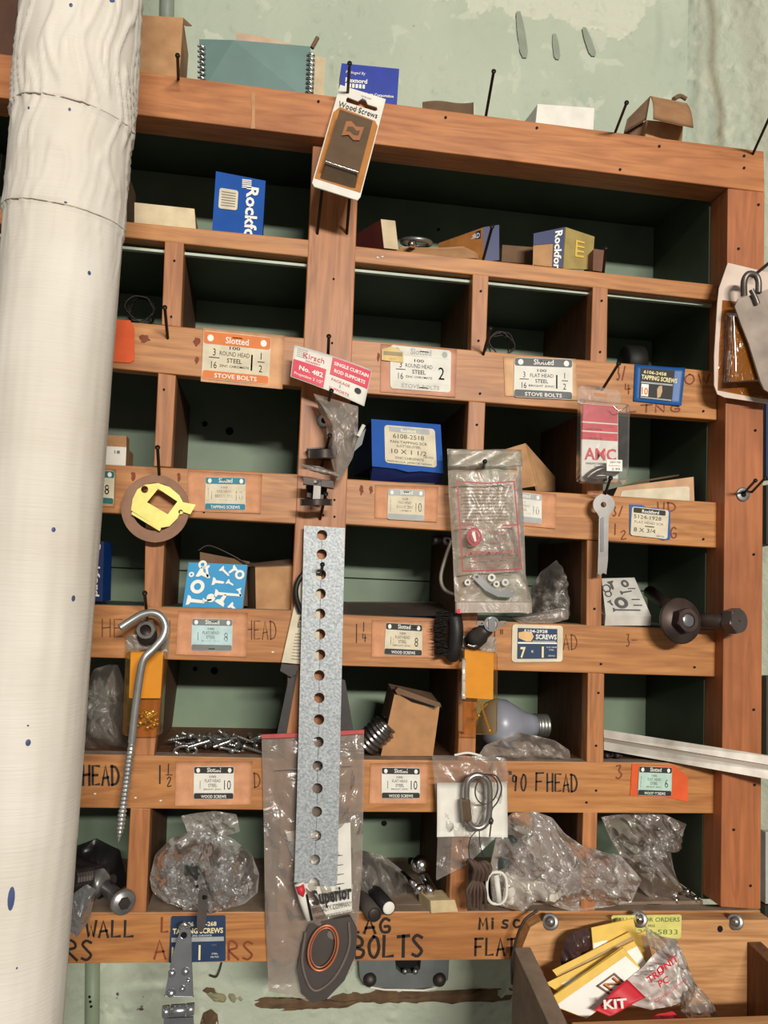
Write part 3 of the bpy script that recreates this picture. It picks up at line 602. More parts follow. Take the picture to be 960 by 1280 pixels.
# row under the top beam
t, f, B = carton('pale tan closed carton lying left of the blue box in the upper left bay', 'flat_carton', [(168, 253), (243, 261), (245, 288), (168, 283)], .03, .05, mat('cream_carton', (226, 206, 170), .8), CARD)
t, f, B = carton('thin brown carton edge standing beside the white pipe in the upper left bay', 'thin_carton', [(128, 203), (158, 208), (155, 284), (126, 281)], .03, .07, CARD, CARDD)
def rockford(f, m, x, y0, h, sz):              # lettering that reads downwards
    m.text('Rockford', f, x, y0, sz, TXW, al='l', rot=90, bold=.03, fit=h, lift=.0006)
    for k in range(5): m.poly([(x+sz*.2+k*1.6*sz/14-3, y0-9), (x+sz*.2+k*1.6*sz/14-1.9, y0-9), (x+sz*.2+k*1.6*sz/14+1, y0-2), (x+sz*.2+k*1.6*sz/14-.2, y0-2)], f, None, .0006, TXW)
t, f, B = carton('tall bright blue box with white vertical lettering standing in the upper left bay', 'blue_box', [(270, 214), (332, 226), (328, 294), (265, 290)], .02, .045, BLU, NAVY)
f = Fr([(270, 214), (332, 226), (328, 294), (265, 290)], .0195, 64, 76); m = MB(); m.text('Rockford', f, 41, 12, 21, TXW, al='l', rot=90, bold=.03, fit=92, lift=.0006)
for k in range(5): m.poly([(34+k*.2, 4+k*2.4), (46+k*.2, 3+k*2.4), (46, 4.4+k*2.4), (34, 5.6+k*2.4)], f, None, .0006, TXW)
m.build('lettering', t); m = MB().poly(rrect(6, 20, 30, 46, 3), f, 0, .0006, CREAM)
for k in range(6): m.poly(rect(9, 24+k*3.4, 27, 25+k*3.4), f, None, .0009, TXG)
m.build('sticker', t)
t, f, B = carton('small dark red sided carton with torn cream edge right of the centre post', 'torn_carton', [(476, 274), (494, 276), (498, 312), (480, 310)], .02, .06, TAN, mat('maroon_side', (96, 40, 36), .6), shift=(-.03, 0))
t = thing('hose_clamp', 'grey ring hose clamp lying on card scraps beside the dark red carton', 'clamp'); c = at(520, 307, .05)
m = MB(); m.tube([c+Vector((.018*math.cos(a), .018*math.sin(a), .004+.003*math.sin(a))) for a in [k*math.pi/12 for k in range(24)]], .0028, STL, 8, closed=True); m.build('band', t)
MB().lathe(at(514, 305, .02), at(517, 306, .035), [(0, .004), (1, .004)], CHR, 12).build('screw_housing', t)
o = MB().bend((498, 309, 598, 324), PF(lambda x, y: .02+.03*(324-y)/15), 0, .001, CARD, curl=lambda u, v: .002*math.sin(u*9)).build('card_scrap'); tag(o, 'torn brown card scrap lying flat in the upper right bay', 'card')
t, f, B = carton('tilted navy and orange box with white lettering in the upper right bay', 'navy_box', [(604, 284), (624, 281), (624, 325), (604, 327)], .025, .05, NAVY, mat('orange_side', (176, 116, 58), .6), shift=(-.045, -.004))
f = Fr([(569, 300), (603, 286), (603, 322), (566, 312)], [.06, .026, .026, .06], 40, 30); m = MB(); m.poly(rect(2, 1, 38, 10), f, None, .0008, NAVY); m.text('ROCKFORD', f, 20, 9, 8, TXW, fit=34, lift=.0012, bold=.02); m.build('lettering', t)
t, f, B = carton('low brown carton with dark slot behind the blue and orange box', 'low_carton', [(628, 306), (667, 309), (667, 330), (627, 327)], .07, .05, CARDD, CARD)
t, f, B = carton('taped tan and navy box with white vertical lettering in the upper right bay', 'taped_box', [(667, 292), (706, 284), (703, 335), (666, 331)], .03, .05, CARD, CARD, shift=(.03, 0))
f = Fr([(667, 292), (706, 284), (703, 335), (666, 331)], .0295, 40, 48); m = MB(); m.poly([(0, 0), (40, 0), (40, 48), (26, 48), (26, 18), (0, 18)], f, None, .0004, NAVY); m.text('Rockford', f, 28, 3, 13, TXW, al='l', rot=90, bold=.03, fit=54, lift=.0008); m.build('lettering', t)
q = [(707, 284), (743, 296), (740, 337), (704, 336)]; m = MB().poly(rect(0, 0, 100, 100), Fr(q, [.029, .05, .05, .029]), -.002, .0003, mat('yellowish_tape_side', (176, 156, 96), .4)); m.build('taped_side', t)
f = Fr(q, [.0285, .0495, .0495, .0285]); m = MB()
for k in range(4): m.poly(rect(36, 24+k*13, 66, 29+k*13), f, None, .0008, YEL)
m.poly(rect(36, 24, 42, 68), f, None, .0009, YEL); m.build('emblem', t)
carton('small plain brown carton right of the taped box in the upper right bay', 'plain_carton', [(742, 311), (757, 313), (755, 340), (741, 338)], .03, .03, mat('reddish_carton', (122, 84, 66), .8))
# second row cells
def coil(label, x, y, Y, r, parent=None):
    t = thing('wire_coil', label, 'coil'); c = at(x, y, Y); m = MB()
    P = [c+Vector(((r+.002*math.sin(k*1.3))*math.cos(k*.35), .012*math.sin(k*.11), (r+.002*math.sin(k*.9))*math.sin(k*.35))) for k in range(72)]
    m.tube(P, .0009, DST, 5); m.build('wire', t)
coil('dark round coil of wire in the small cell beside the white pipe', 176, 388, .12, .016); coil('thin wire coil behind the second short divider of the second row', 625, 432, .07, .016)
o = MB().lathe(at(778, 452, .09), at(803, 454, .09), [(0, .018), (.1, .022), (.9, .022), (1, .018)], mat('black_rubber', (26, 24, 22), .6), 20).build('rubber_spool'); tag(o, 'dark rubber spool in the small cell at the right of the second row', 'spool')
# third row
t, f, B = carton('white box with curved top and brown carton stripe beside the pipe in the third row', 'white_box', [(118, 557), (158, 559), (157, 582), (118, 580)], .02, .05, WHT, CARD); f = Fr([(118, 543), (158, 545), (158, 559), (118, 557)], .03); MB().poly(rect(0, 0, 100, 100), f, -.02, 0, CARD).build('lid', t)
f = Fr([(118, 557), (158, 559), (157, 582), (118, 580)], .0195); MB().text('18', f, 72, 36, 22, TXT, lift=.0006).build('lettering', t)
q = [(465, 526), (550, 533), (553.5, 592), (466, 583)]
t, f, B = carton('large blue screw box with cream label in the third row', 'screw_box', q, [.0, .0, .0, .0], .1, BLU, NAVY, shift=(-.012, 0))
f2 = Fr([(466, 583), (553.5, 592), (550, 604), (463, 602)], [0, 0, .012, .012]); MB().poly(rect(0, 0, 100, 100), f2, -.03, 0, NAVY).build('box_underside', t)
f = Fr([(464, 524), (550.5, 531), (554, 592), (465, 583)], -.0015, 176, 116); m = MB(); m.poly([(0, 0), (176, 0), (176, 116), (120, 116), (88, 121), (56, 116), (0, 116)], f, 0, .0012, BLU).build('flap', t)
f.lift = .0016; m = MB().poly(rrect(32, 12, 160, 104, 8), f, 0, .0004, CREAM); m.poly(rrect(44, 15, 146, 27, 2), f, None, .0006, LGR); m.text('Rockford', f, 92, 26, 10, TXW, bold=.02, lift=.0009)
for s, y, h, w_ in (('6108-2518', 42, 15, 78), ('PAN-TAPPING SCR', 54, 9, 92), ('SLOTTED-STEEL', 63, 8, 62), ('10 X 1 1/2', 79, 15, 88), ('100 PCS', 84, 6, 24), ('ZINC CHROMATE', 92, 8, 72), ('MADE IN U.S.A.  JAPAN OR TAIWAN', 101, 6.5, 110)): m.text(s, f, 92 if s != '100 PCS' else 140, y, h, TXT, fit=w_, lift=.0006)
m.build('sticker', t)
t, f, B = carton('plain brown carton set at an angle behind the plastic parts bag in the third row', 'brown_carton', [(630, 562), (657, 554), (673, 607), (640, 612)], .03, .07, CARD, CARD, shift=(.03, -.0))
MB().poly(rect(0, 0, 100, 100), Fr([(657, 554), (694, 596), (694, 614), (673, 614)], [.0295, .07, .07, .0295]), -.003, 0, CARD).build('side_flap', t)
t, f, B = carton('flat tan carton with pale label leaning in the third row at the right', 'flat_box', [(772, 609), (867, 596), (868, 627), (766, 622)], .03, .05, mat('woodgrain_card', (206, 164, 128), .8), CARDD)
MB().poly(rrect(8, 36, 94, 110, 8), Fr([(772, 609), (867, 596), (868, 627), (766, 622)], .0295), None, .0005, CREAM).build('sticker', t)
m = MB().tube([at(766, 612, .09), at(800, 602, .09), at(861, 592, .09), at(868, 604, .09)], .0014, CARDD, 5); m.build('lid_edge', t)
# fourth row
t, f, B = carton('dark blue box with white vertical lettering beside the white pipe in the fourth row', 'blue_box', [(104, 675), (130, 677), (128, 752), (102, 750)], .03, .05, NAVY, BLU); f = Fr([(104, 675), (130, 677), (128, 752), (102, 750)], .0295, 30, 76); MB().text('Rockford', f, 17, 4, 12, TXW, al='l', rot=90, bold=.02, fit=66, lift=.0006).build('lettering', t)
q = [(236, 703), (309, 706), (303, 762), (228, 760)]
t, f, B = carton('sky blue box printed with white bolts, nuts and washers in the fourth row', 'fastener_box', q, .006, .06, SKY, WHT)
f = Fr(q, .0055, 218, 168); m = MB()
def bolt_icon(m, f, x, y, L, a, s, c=TXW):
    a = math.radians(a); T = lambda p, q_: (x+p*math.cos(a)-q_*math.sin(a), y+p*math.sin(a)+q_*math.cos(a))
    m.poly([T(0, -s*1.7), (T(s*.9, -s*1.4)), T(s*1.4, -s*.6), T(L, -s*.5), T(L+s*.6, 0), T(L, s*.5), T(s*1.4, s*.6), T(s*.9, s*1.4), T(0, s*1.7)], f, None, .0005, c)
def ring_icon(m, f, x, y, r, r2, c=TXW, n=14): m.poly([circ(x, y, r, n=n), circ(x, y, r2, n=n)], f, None, .0005, c)
for a in ((66, 10, 40, 75, 8), (40, 32, 44, 25, 12), (96, 66, 40, 5, 9), (122, 16, 40, 40, 7), (12, 138, 60, 5, 11), (110, 110, 96, 3, 9), (178, 12, 30, 140, 8), (130, 150, 36, -60, 12), (170, 150, 28, 40, 8), (196, 90, 30, 70, 6), (150, 64, 26, 30, 6), (70, 140, 30, -10, 6)): bolt_icon(m, f, *a)
for a in ((44, 88, 26, 13), (16, 44, 10, 4), (52, 6, 16, 7), (194, 38, 18, 9), (98, 128, 16, 0.1)): ring_icon(m, f, *a)
m.build('print', t)
t, f, B = carton('open brown carton behind the blue printed box in the fourth row', 'open_carton', [(250, 690), (312, 702), (312, 758), (250, 750)], .075, .04, CARDD, CARDD); MB().tube(smooth_pts([at(248, 688, .07), at(262, 682, .07), at(290, 694, .07), at(310, 706, .07)], 5), .0009, DST, 5).build('flap_edge', t)
t, f, B = carton('plain brown carton right of the blue printed box in the fourth row', 'brown_carton', [(319, 708), (368, 706), (368, 763), (320, 765)], .015, .07, CARD, CARDD, shift=(-.012, 0)); MB().poly(rect(0, 0, 100, 100), Fr([(308, 705), (368, 698), (368, 706), (319, 708)], [.06, .06, .014, .014]), -.001, 0, CARDD).build('top_flap', t)
q = [(752, 723), (793, 722), (814, 770), (757, 769)]
t, f, B = carton('white fastener box printed with grey screws and washers right of the small wrench', 'fastener_box', q, [.05, .05, .0, .0], .04, mat('white_gloss_card', (222, 218, 208), .4), shift=(0, -.02))
f = Fr([(757, 769), (814, 770), (813, 782), (756, 782)], [0, 0, .002, .002]); MB().poly(rect(0, 0, 100, 100), f, -.03, .0, mat('box_end', (208, 200, 188), .5)).build('box_end', t)
f = Fr(q, [.0495, .0495, -.0005, -.0005], 150, 160); m = MB()
for a in ((36, 14, 34, 80, 8), (70, 66, 44, -10, 5), (28, 138, 92, 0, 5), (18, 100, 20, 60, 5)): bolt_icon(m, f, *a, GRY)
for a in ((98, 26, 16, 8), (62, 108, 24, 12), (16, 46, 18, 13), (20, 70, 14, 10)): ring_icon(m, f, *a, GRY)
for y in (46, 92, 116): m.poly(rect(104, y, 134, y+4), f, None, .0005, GRY)
m.build('print', t)
# fifth row
q = [(493, 868), (550, 880), (541, 945), (476, 945)]
t, f, B = carton('leaning brown carton with an open slot at the top in the fifth row', 'leaning_carton', q, .02, .05, mat('tan_brown_carton', (184, 136, 92), .8), CARDD, shift=(.0, .006))
MB().poly([(0, -6), (4, -12), (100, -2), (104, 6), (98, 3), (90, 12), (6, -1)], Fr(q, .019), -.012, .0006, CARDD).build('top_flap', t)
MB().poly([(10, -2), (90, 6), (88, 9), (40, 6)], Fr(q, .0185), None, .0012, BLK).build('slot', t)
# on top of the cabinet
ZT = .7405
t, f, B = carton('plain tan cardboard carton on top of the cabinet beside the white pipe', 'tan_carton', [(158, 18), (229, 22), (223, 110), (150, 104)], .045, .07, CARD, CARD); MB().poly(rect(0, 0, 100, 100), Fr([(220, 22), (229, 22), (240, 32), (232, 32)], .05), -.001, 0, CARDD).build('top_flap', t)
t, f, B = carton('small dark brown timber board at the far upper left behind the pipe', 'brown_board', [(-60, -30), (24, -30), (18, 78), (-70, 70)], -.0, .03, mat('dark_brown_board', (82, 50, 34), .7), cat='board')
t = thing('spiral_binder_box', 'teal cardboard box with silver wire stitched corners on top of the cabinet', 'box')
TB = mat('teal_card', (112, 140, 134), .6, dirt=.1, scale=20); TB2 = mat('teal_card_light', (128, 154, 146), .6, dirt=.06, scale=20)
c = [at(249, 49, .05), at(292, 50, .03), at(388, 58, .03), at(389, 130, .03), at(250, 118, .05)]
m = MB(); B = [p+Vector((0, .07, 0)) for p in c]
a0 = at(272, 50, .036); a1 = at(252, 122, .05)
m.add([c[0], c[1], c[2], c[3], c[4]]+B, [(0, 1, 4), (1, 3, 4), (1, 2, 3), (0, 5, 6, 1), (1, 6, 7, 2), (2, 7, 8, 3), (5, 0, 4, 9)], TB); m.build('box_body', t)
def bumps(p, q, n, name):
    for k in range(n):
        u = (k+.5)/n; c_ = p.lerp(q, u); MB().tube([c_+Vector((-.004, 0, .001)), c_+Vector((-.0, -.003, .0)), c_+Vector((.004, 0, -.001))], .0016, CHR, 6).build('wire_stitch', t)
bumps(at(252, 56, .046), at(252, 108, .046), 8, 'l'); bumps(at(389, 66, .027), at(387, 118, .027), 9, 'r')
MB().poly(rect(0, 0, 100, 100), Fr([(295, 40), (330, 46), (372, 57), (295, 52)], .1), -.001, 0, mat('pale_card_edge', (206, 178, 150), .8)).build('inner_card', t)
MB().tube([at(390, 60, .03), at(397, 47, .03)], .0026, CARDD, 6).build('wooden_peg', t)
t, f, B = carton('narrow tan and blue packet standing right of the teal box on the cabinet top', 'narrow_packet', [(394, 70), (407, 72), (405, 126), (391, 126)], .07, .03, TAN, mat('muted_blue', (84, 124, 150), .6))
q = [(427, 79), (499, 86), (496, 134), (424, 128)]
t, f, B = carton('royal blue product box with white lettering standing on top of the cabinet', 'blue_product_box', q, .03, .03, mat('royal_blue', (34, 58, 160), .4, dirt=.08), NAVY)
f = Fr(q, .0295, 144, 96); m = MB(); m.text('Packaged By', f, 12, 24, 10, TXW, al='l', fit=48, shear=.15, lift=.0005); m.text('Rexnord', f, 12, 45, 15, TXW, al='l', fit=54, bold=.03, lift=.0005)
for k in range(6): m.poly(rect(12+k*8.6, 48, 18+k*8.6, 58), f, None, .0005, TXW)
m.text('Industrial Products Corporation', f, 12, 74, 10, TXW, al='l', fit=122, bold=.02, lift=.0005); m.build('lettering', t)
o = MB().bend((528, 128, 592, 146), PF(lambda x, y: .04+.05*(146-y)/18), 0, .001, CARDD, curl=lambda u, v: .003*math.sin(u*6)).build('card_scrap'); tag(o, 'dark flat scrap of card lying on top of the cabinet beside the nail', 'card')
carton('plain white box on top of the cabinet between two nails', 'white_box', [(672, 130), (743, 135), (741, 176), (668, 168)], .04, .06, WHT, WHT, shift=(-.006, 0))
q = [(803, 128), (866, 140), (862, 186), (800, 180)]
t = thing('open_carton', 'brown cardboard carton with folded open flaps on top of the cabinet at the right', 'box')
m = MB(); F_ = Fr([(808, 150), (854, 154), (852, 186), (806, 180)], .03); B = [p+Vector((-.01, .07, 0)) for p in F_.c]
m.add(F_.c+B, [(0, 1, 2, 3), (7, 6, 5, 4), (1, 5, 6, 2), (3, 7, 4, 0)], CARD); m.build('box_body', t)
def quadplate(name, q, Y, m_, par, th=.0012, cur=None): return MB().bend((0, 0, 100, 100), Fr(q, Y), 0, th, m_, nx=8, ny=8, curl=cur).build(name, par)
quadplate('front_flap', [(813, 121), (858, 130), (866, 161), (816, 150)], [.05, .05, 0., .005], mat('flap_card', (166, 122, 84), .85), t, cur=lambda u, v: .004*math.sin(v*3))
quadplate('side_flap', [(813, 121), (808, 150), (780, 166), (784, 150)], [.05, .03, .02, .05], CARDD, t)
MB().tube(smooth_pts([at(842, 124, .07), at(850, 120, .08), at(858, 124, .08)], 4), .003, CARDD, 8).build('rolled_flap', t)
MB().poly([(804, 150), (780, 166), (806, 172)], PF(.04), -.002, 0, CARDD).build('side_panel', t)
# ================================================================ the wrapped pipe in front
def canvas_mat():
    m, N, L, b = nt('canvas_wrap'); tc = N.new('ShaderNodeTexCoord')
    mp = N.new('ShaderNodeMapping'); mp.inputs['Scale'].default_value = (6, 6, 130); L.new(tc.outputs['Object'], mp.inputs[0])
    n1 = N.new('ShaderNodeTexNoise'); n1.inputs['Scale'].default_value = 5; n1.inputs['Detail'].default_value = 5; L.new(mp.outputs[0], n1.inputs[0])
    n2 = N.new('ShaderNodeTexNoise'); n2.inputs['Scale'].default_value = 9; n2.inputs['Detail'].default_value = 6; L.new(tc.outputs['Object'], n2.inputs[0])
    r = N.new('ShaderNodeValToRGB'); r.color_ramp.elements[0].position = .3; r.color_ramp.elements[1].position = .65
    r.color_ramp.elements[0].color = lin((204, 195, 180)); r.color_ramp.elements[1].color = lin((221, 214, 202)); L.new(n2.outputs[0], r.inputs[0]); L.new(r.outputs[0], b.inputs['Base Color'])
    b.inputs['Roughness'].default_value = .7
    bp = N.new('ShaderNodeBump'); bp.inputs['Strength'].default_value = .35; bp.inputs['Distance'].default_value = .0012
    L.new(n1.outputs[0], bp.inputs['Height']); L.new(bp.outputs[0], b.inputs['Normal']); return m
CANV = canvas_mat()
PY, PR = -.2, .0478
def pipe_axis(z):
    zt, zb = at(165, 0, PY).z, at(78, 1280, PY).z; t = (z-zb)/(zt-zb); a, b = at(176, 0, PY).x, at(79, 1280, PY).x
    return Vector((b+(a-b)*t-PR*1.02, PY, z))
def seam(z, th): return -.004*math.sin(th)
def pipe_pt(th, z, extra=0):
    p = pipe_axis(z); d = Vector((math.sin(th), -math.cos(th), 0)); q = p+d*PR
    h = noise.noise(Vector((th*2.2, z*6, 0)))*.0006+noise.noise(Vector((th*6, z*14, 5)))*.0005
    wr = ridg(Vector((th*1.6+.35*noise.noise(Vector((z*20, 0, 3))), z*4.5, 2)), 2.6); k = ell(z, .42, .62)*.35+.06
    h += max(0, wr-.72)*.009*ell(z, .42, .6)
    for sz, am in ((.4875, .0014), (.575, .0016), (-.02, .0004)): 
        h += am*(1 if (z-(sz+seam(z, th))) > 0 else 0)*(1 if (z-sz) < .08 else max(0, 1-((z-sz)-.08)*14))
    return q+d*(h+extra)
nu, nv = 150, 520; z0, z1 = -.5, 1.05; m = MB(); vs = []
for j in range(nv+1):
    for i in range(nu): vs.append(pipe_pt(2*math.pi*i/nu-math.pi, z0+(z1-z0)*j/nv))
m.add(vs, [(j*nu+i, j*nu+(i+1) % nu, (j+1)*nu+(i+1) % nu, (j+1)*nu+i) for j in range(nv) for i in range(nu)], CANV, True)
t = thing('wrapped_pipe', 'thick vertical pipe wrapped in off-white canvas with small blue paint spots', 'pipe'); m.build('canvas_wrap', t)
m = MB(); m.tube([pipe_axis(z0-.02), pipe_axis(z0+.2), pipe_axis(z1-.2), pipe_axis(z1+.02)], PR*.8, STL, 24); m.build('pipe_core', t)
for sz in (.4875, .575):
    MB().tube([pipe_pt(th, sz+.006*(1-math.cos(th))-.004*math.sin(th), -.0001) for th in [-2.2+4.4*k/60 for k in range(61)]], .0006, mat('seam_shade', (206, 196, 180), .8), 6).build('wrap_seam', t)
SPOT = mat('blue_paint_spot', (70, 84, 128), .5)
def ray_pipe(px, py):                           # point of the pipe's front seen at a pixel
    best = None; d = (at(px, py, -.25)-CAM).normalized()
    for k in range(200):
        p = CAM+d*(.5+.0012*k*1.5); a = pipe_axis(p.z)
        if Vector((p.x-a.x, p.y-a.y)).length < PR+.0012: return p
    return None
for x, y, a, b in ((89, 8, 2, 2.5), (139, 1, 2.6, 2.5), (39, 137, 1.3, 1.6), (87, 137, 1.5, 2), (82, 254, 1.8, 1.2), (112, 341, 2.2, 2.6), (67, 662, 2.4, 2.8), (92, 748, 2.6, 3.6), (35, 928, 2.8, 3.8), (14, 1123, 3.6, 13), (35, 907, 1.2, 1), (21, 1210, 1, 1.3)):
    p = ray_pipe(x, y)
    if p is None: continue
    ax = pipe_axis(p.z); th = math.atan2(p.x-ax.x, -(p.y-ax.y)); k = .7/1018
    pts = [pipe_pt(th+a*k*math.cos(w_)/PR, p.z+b*k*math.sin(w_), .0003) for w_ in [i*math.pi/6 for i in range(12)]]
    MB().add([pipe_pt(th, p.z, .0006)]+pts, [(0, i+1, (i+1) % 12+1) for i in range(12)], SPOT).build('paint_spot', t)
# ================================================================ things hanging on nails
# wood screws card with brown blister on the beam
t = thing('blister_pack', 'brown blister pack of wood screws hanging tilted from the top beam', 'package')
Q = [(425, 107), (482, 125), (449, 252), (389, 233)]; YD = [-.024, -.024, -.068, -.068]
f = Fr(Q, YD, 100, 230); m = MB()
m.poly([[(0, 0), (100, 0), (100, 222), (96, 230), (6, 230), (0, 224)], [(20, 28), (22, 22), (45, 24), (52, 14), (60, 16), (66, 24), (86, 24), (89, 30), (84, 34), (22, 34)]], f, 0, .0012, WHT); m.build('backing_card', t)
f.lift = .0014; m = MB(); m.poly([[(2, 66), (12, 50), (90, 56), (98, 66), (98, 214), (2, 214)]], f, 0, .0004, mat('orange_brown_card', (192, 128, 66), .6)); m.text('Wood Screws', f, 50, 50, 18, TXT, fit=84, lift=.0008); m.text('14', f, 74, 212, 9, TXT, lift=.0008); m.text('handy pack', f, 60, 12, 5, TXG, lift=.0006); m.build('print', t)
bl = [f(16, 78, 0), f(84, 80, 0), f(86, 210, 0), f(12, 212, 0)]; tp = [f(19, 84, .016), f(82, 86, .016), f(82, 200, .018), f(17, 200, .018)]
BRN = mat('brown_smoky_blister', (104, 84, 64), .2, spec=.7, dirt=.1)
m = MB(); m.add(bl+tp, [(4, 5, 6, 7), (0, 4, 5, 1), (1, 5, 6, 2), (2, 6, 7, 3), (3, 7, 4, 0)], BRN); m.build('blister', t, .002)
m = MB(); g = lambda x, y, w=0: f(x, y, .0185+w)
m.poly([(34, 106), (44, 102), (56, 110), (72, 106), (70, 136), (58, 140), (46, 132), (33, 138)], g, None, 0, mat('copper_emblem', (168, 112, 78), .4)).poly([(40, 116), (50, 113), (60, 119), (66, 116), (65, 127), (56, 129), (46, 124), (40, 127)], g, None, .0004, BRN); m.text('NO.8', g, 46, 78, 9, mat('faint_emboss', (120, 96, 72), .4), lift=.0002); m.build('emblem', t)
m = MB(); m.tube([f(16, 200, .0185), f(84, 201, .0185)], .0007, CHR, 5); m.build('painted_highlight', t)  # bright steel line drawn as the highlight along the blister's lower edge
# curtain rod support card with bag and brackets
t = thing('curtain_rod_pack', 'red and white curtain rod supports card with a plastic bag hanging from it', 'package')
f = Fr([(368, 431), (465, 463), (455, 508), (363, 471)], [-.034, -.03, -.034, -.036], 194, 90)
MB().bend((0, 0, 194, 90), f, 0, .0009, WHT, curl=lambda u, v: .004*math.sin(u*3.1)).build('header_card', t)
PNK = mat('crimson_print', (214, 62, 84), .5, dirt=.04); f.lift = .0014
def cf(x, y, w=0): return f(x, y, w+.004*math.sin(x/194*3.1)+.0002)
m = MB()
for (x0, y0, x1, y1) in ((2, 40, 84, 88), (94, 4, 192, 48)):
    for k in range(6): xa = x0+(x1-x0)*k/6; xb = x0+(x1-x0)*(k+1)/6; m.poly(rect(xa, y0, xb, y1), cf, None, .0001, PNK)
m.text('Kirsch', cf, 50, 28, 20, PNK, fit=52, lift=.0004); m.text('DRAPERY', cf, 50, 37, 7, PNK, fit=36, lift=.0004); m.text('No. 482', cf, 48, 64, 17, TXW, fit=60, bold=.03, lift=.0005); m.text('Projection 2 1/2"', cf, 44, 80, 10, TXW, fit=72, lift=.0005, bold=.01)
m.text('SINGLE CURTAIN', cf, 144, 22, 12, TXW, fit=88, bold=.03, lift=.0005); m.text('ROD SUPPORTS', cf, 143, 40, 12, TXW, fit=80, bold=.03, lift=.0005)
m.text('PACKAGE', cf, 124, 62, 9, PNK, fit=48, lift=.0005); m.text('2', cf, 124, 72, 9, TXG, lift=.0005); m.text('SUPPORTS', cf, 124, 84, 9, PNK, fit=52, lift=.0005)
for k in range(5): m.poly(rect(8, 8+k*5, 34, 9+k*5), cf, None, .0003, LGR)
m.poly(circ(170, 62, 9, 7, 10), cf, None, .0006, TXT); m.build('print', t)
m = MB(); crumple(m, [(392, 492), (410, 497), (448, 508), (447, 545), (441, 572), (428, 596), (421, 602), (410, 560), (408, 530), (400, 515)], -.03, .014, HAZE, 3, .006, 30); m.build('bag', t)
m = MB(); m.tube([at(448, 545, -.03), at(455, 531, -.034)], .0022, WHT, 8); m.poly([(447, 548), (457, 536), (452, 556), (441, 566)], PF(-.028), 0, .003, mat('dark_green_plastic', (44, 54, 44), .4)); m.build('rod_tip', t)
t = thing('rod_bracket', 'upper dark steel curtain rod bracket with a curved plate on the centre post', 'bracket', None)
m = MB(); m.bend((384, 562, 424, 574), PF(-.028), 0, .006, DST, curl=lambda u, v: -.003*math.cos(u*6)); m.build('curved_plate', t)
MB().poly([(383, 562), (412, 560), (420, 577), (388, 573)], PF(-.004), 0, .012, mat('dark_plate', (52, 48, 46), .4, .6)).build('rear_plate', t)
m = MB(); crumple(m, [(376, 580), (400, 583), (422, 592), (424, 596), (404, 593), (386, 588)], -.034, .003, HAZE, 5, .002, 40, rings=8, M=40); m.build('bag_edge', t)
t = thing('rod_bracket', 'lower dark steel curtain rod bracket with a short stem on the centre post', 'bracket', None)
MB().poly([(379, 599), (416, 603), (416, 611), (379, 606)], PF(-.03), 0, .014, DST).build('top_plate', t, .0006)
MB().poly([(393, 602), (401, 602), (399, 630), (391, 629)], PF(-.036), 0, .008, mat('grey_stem', (104, 100, 96), .4, .7)).build('stem', t, .0008)
MB().poly([(384, 607), (408, 610), (404, 628), (384, 622)], PF(-.004), 0, .016, mat('dark_plate')  if 0 else MATS['dark_plate']).build('rear_block', t, .001)
m = MB(); m.bend((375, 624, 415, 632), PF(lambda x, y: -.034-.008*math.sin((x-375)/40*3.1)), 0, .002, DST, curl=lambda u, v: .002*math.sin(u*3)); m.build('curved_base', t)
# galvanised punched strap
def YS(x, y): return -.012-.02*(y-657)/450
holes = [(402.5, 669), (402, 693), (401, 718), (400.6, 742), (400, 767), (400, 792.5), (400, 818), (399, 844), (399, 872), (398.7, 899), (398, 927), (397, 957), (396.7, 985), (396, 1014), (395, 1044), (393.7, 1074)]
GALV = mat('galvanised_spangle', (172, 176, 177), .5, .3, scale=380, c2=(128, 134, 138), bump=.25, detail=2)
def strap_holes(mb, f):
    ys = [657]+[(a[1]+b[1])/2 for a, b in zip(holes, holes[1:])]+[1095]
    lx = lambda y: 380-(y-657)*.0262 if y < 1000 else 371-(y-1000)*.03; rx = lambda y: 431-(y-661)*.0225 if y < 960 else 424.3-(y-960)*.02
    for i, (hx, hy) in enumerate(holes):
        a, b = ys[i], ys[i+1]
        mb.poly([[(lx(a), a), (rx(a), a+3.2), (rx(b), b+3.2), (lx(b), b)], circ(hx, hy, 6.6, n=18)], f, 0, .0016, GALV)
    a = 1095; mb.poly([(lx(a), a), (rx(a), a+3.2), (420.5, 1107), (400, 1107), (399, 1100), (394, 1096), (388, 1098), (386, 1104), (367.5, 1102)], f, 0, .0016, GALV)
t = thing('punched_strap', 'long galvanised steel strap with a row of round holes', 'strap')
m = MB(); strap_holes(m, PF(YS)); m.build('strap', t)
m = MB()
for a, b in zip(holes, holes[1:]): m.poly([(a[0]-.35, a[1]+7), (a[0]+.35, a[1]+7), (b[0]+.35, b[1]-7), (b[0]-.35, b[1]-7)], PF(lambda x, y: YS(x, y)-.00165), None, .0001, GRY)
o = m.build('centre_line', t); o['kind'] = 'stuff'
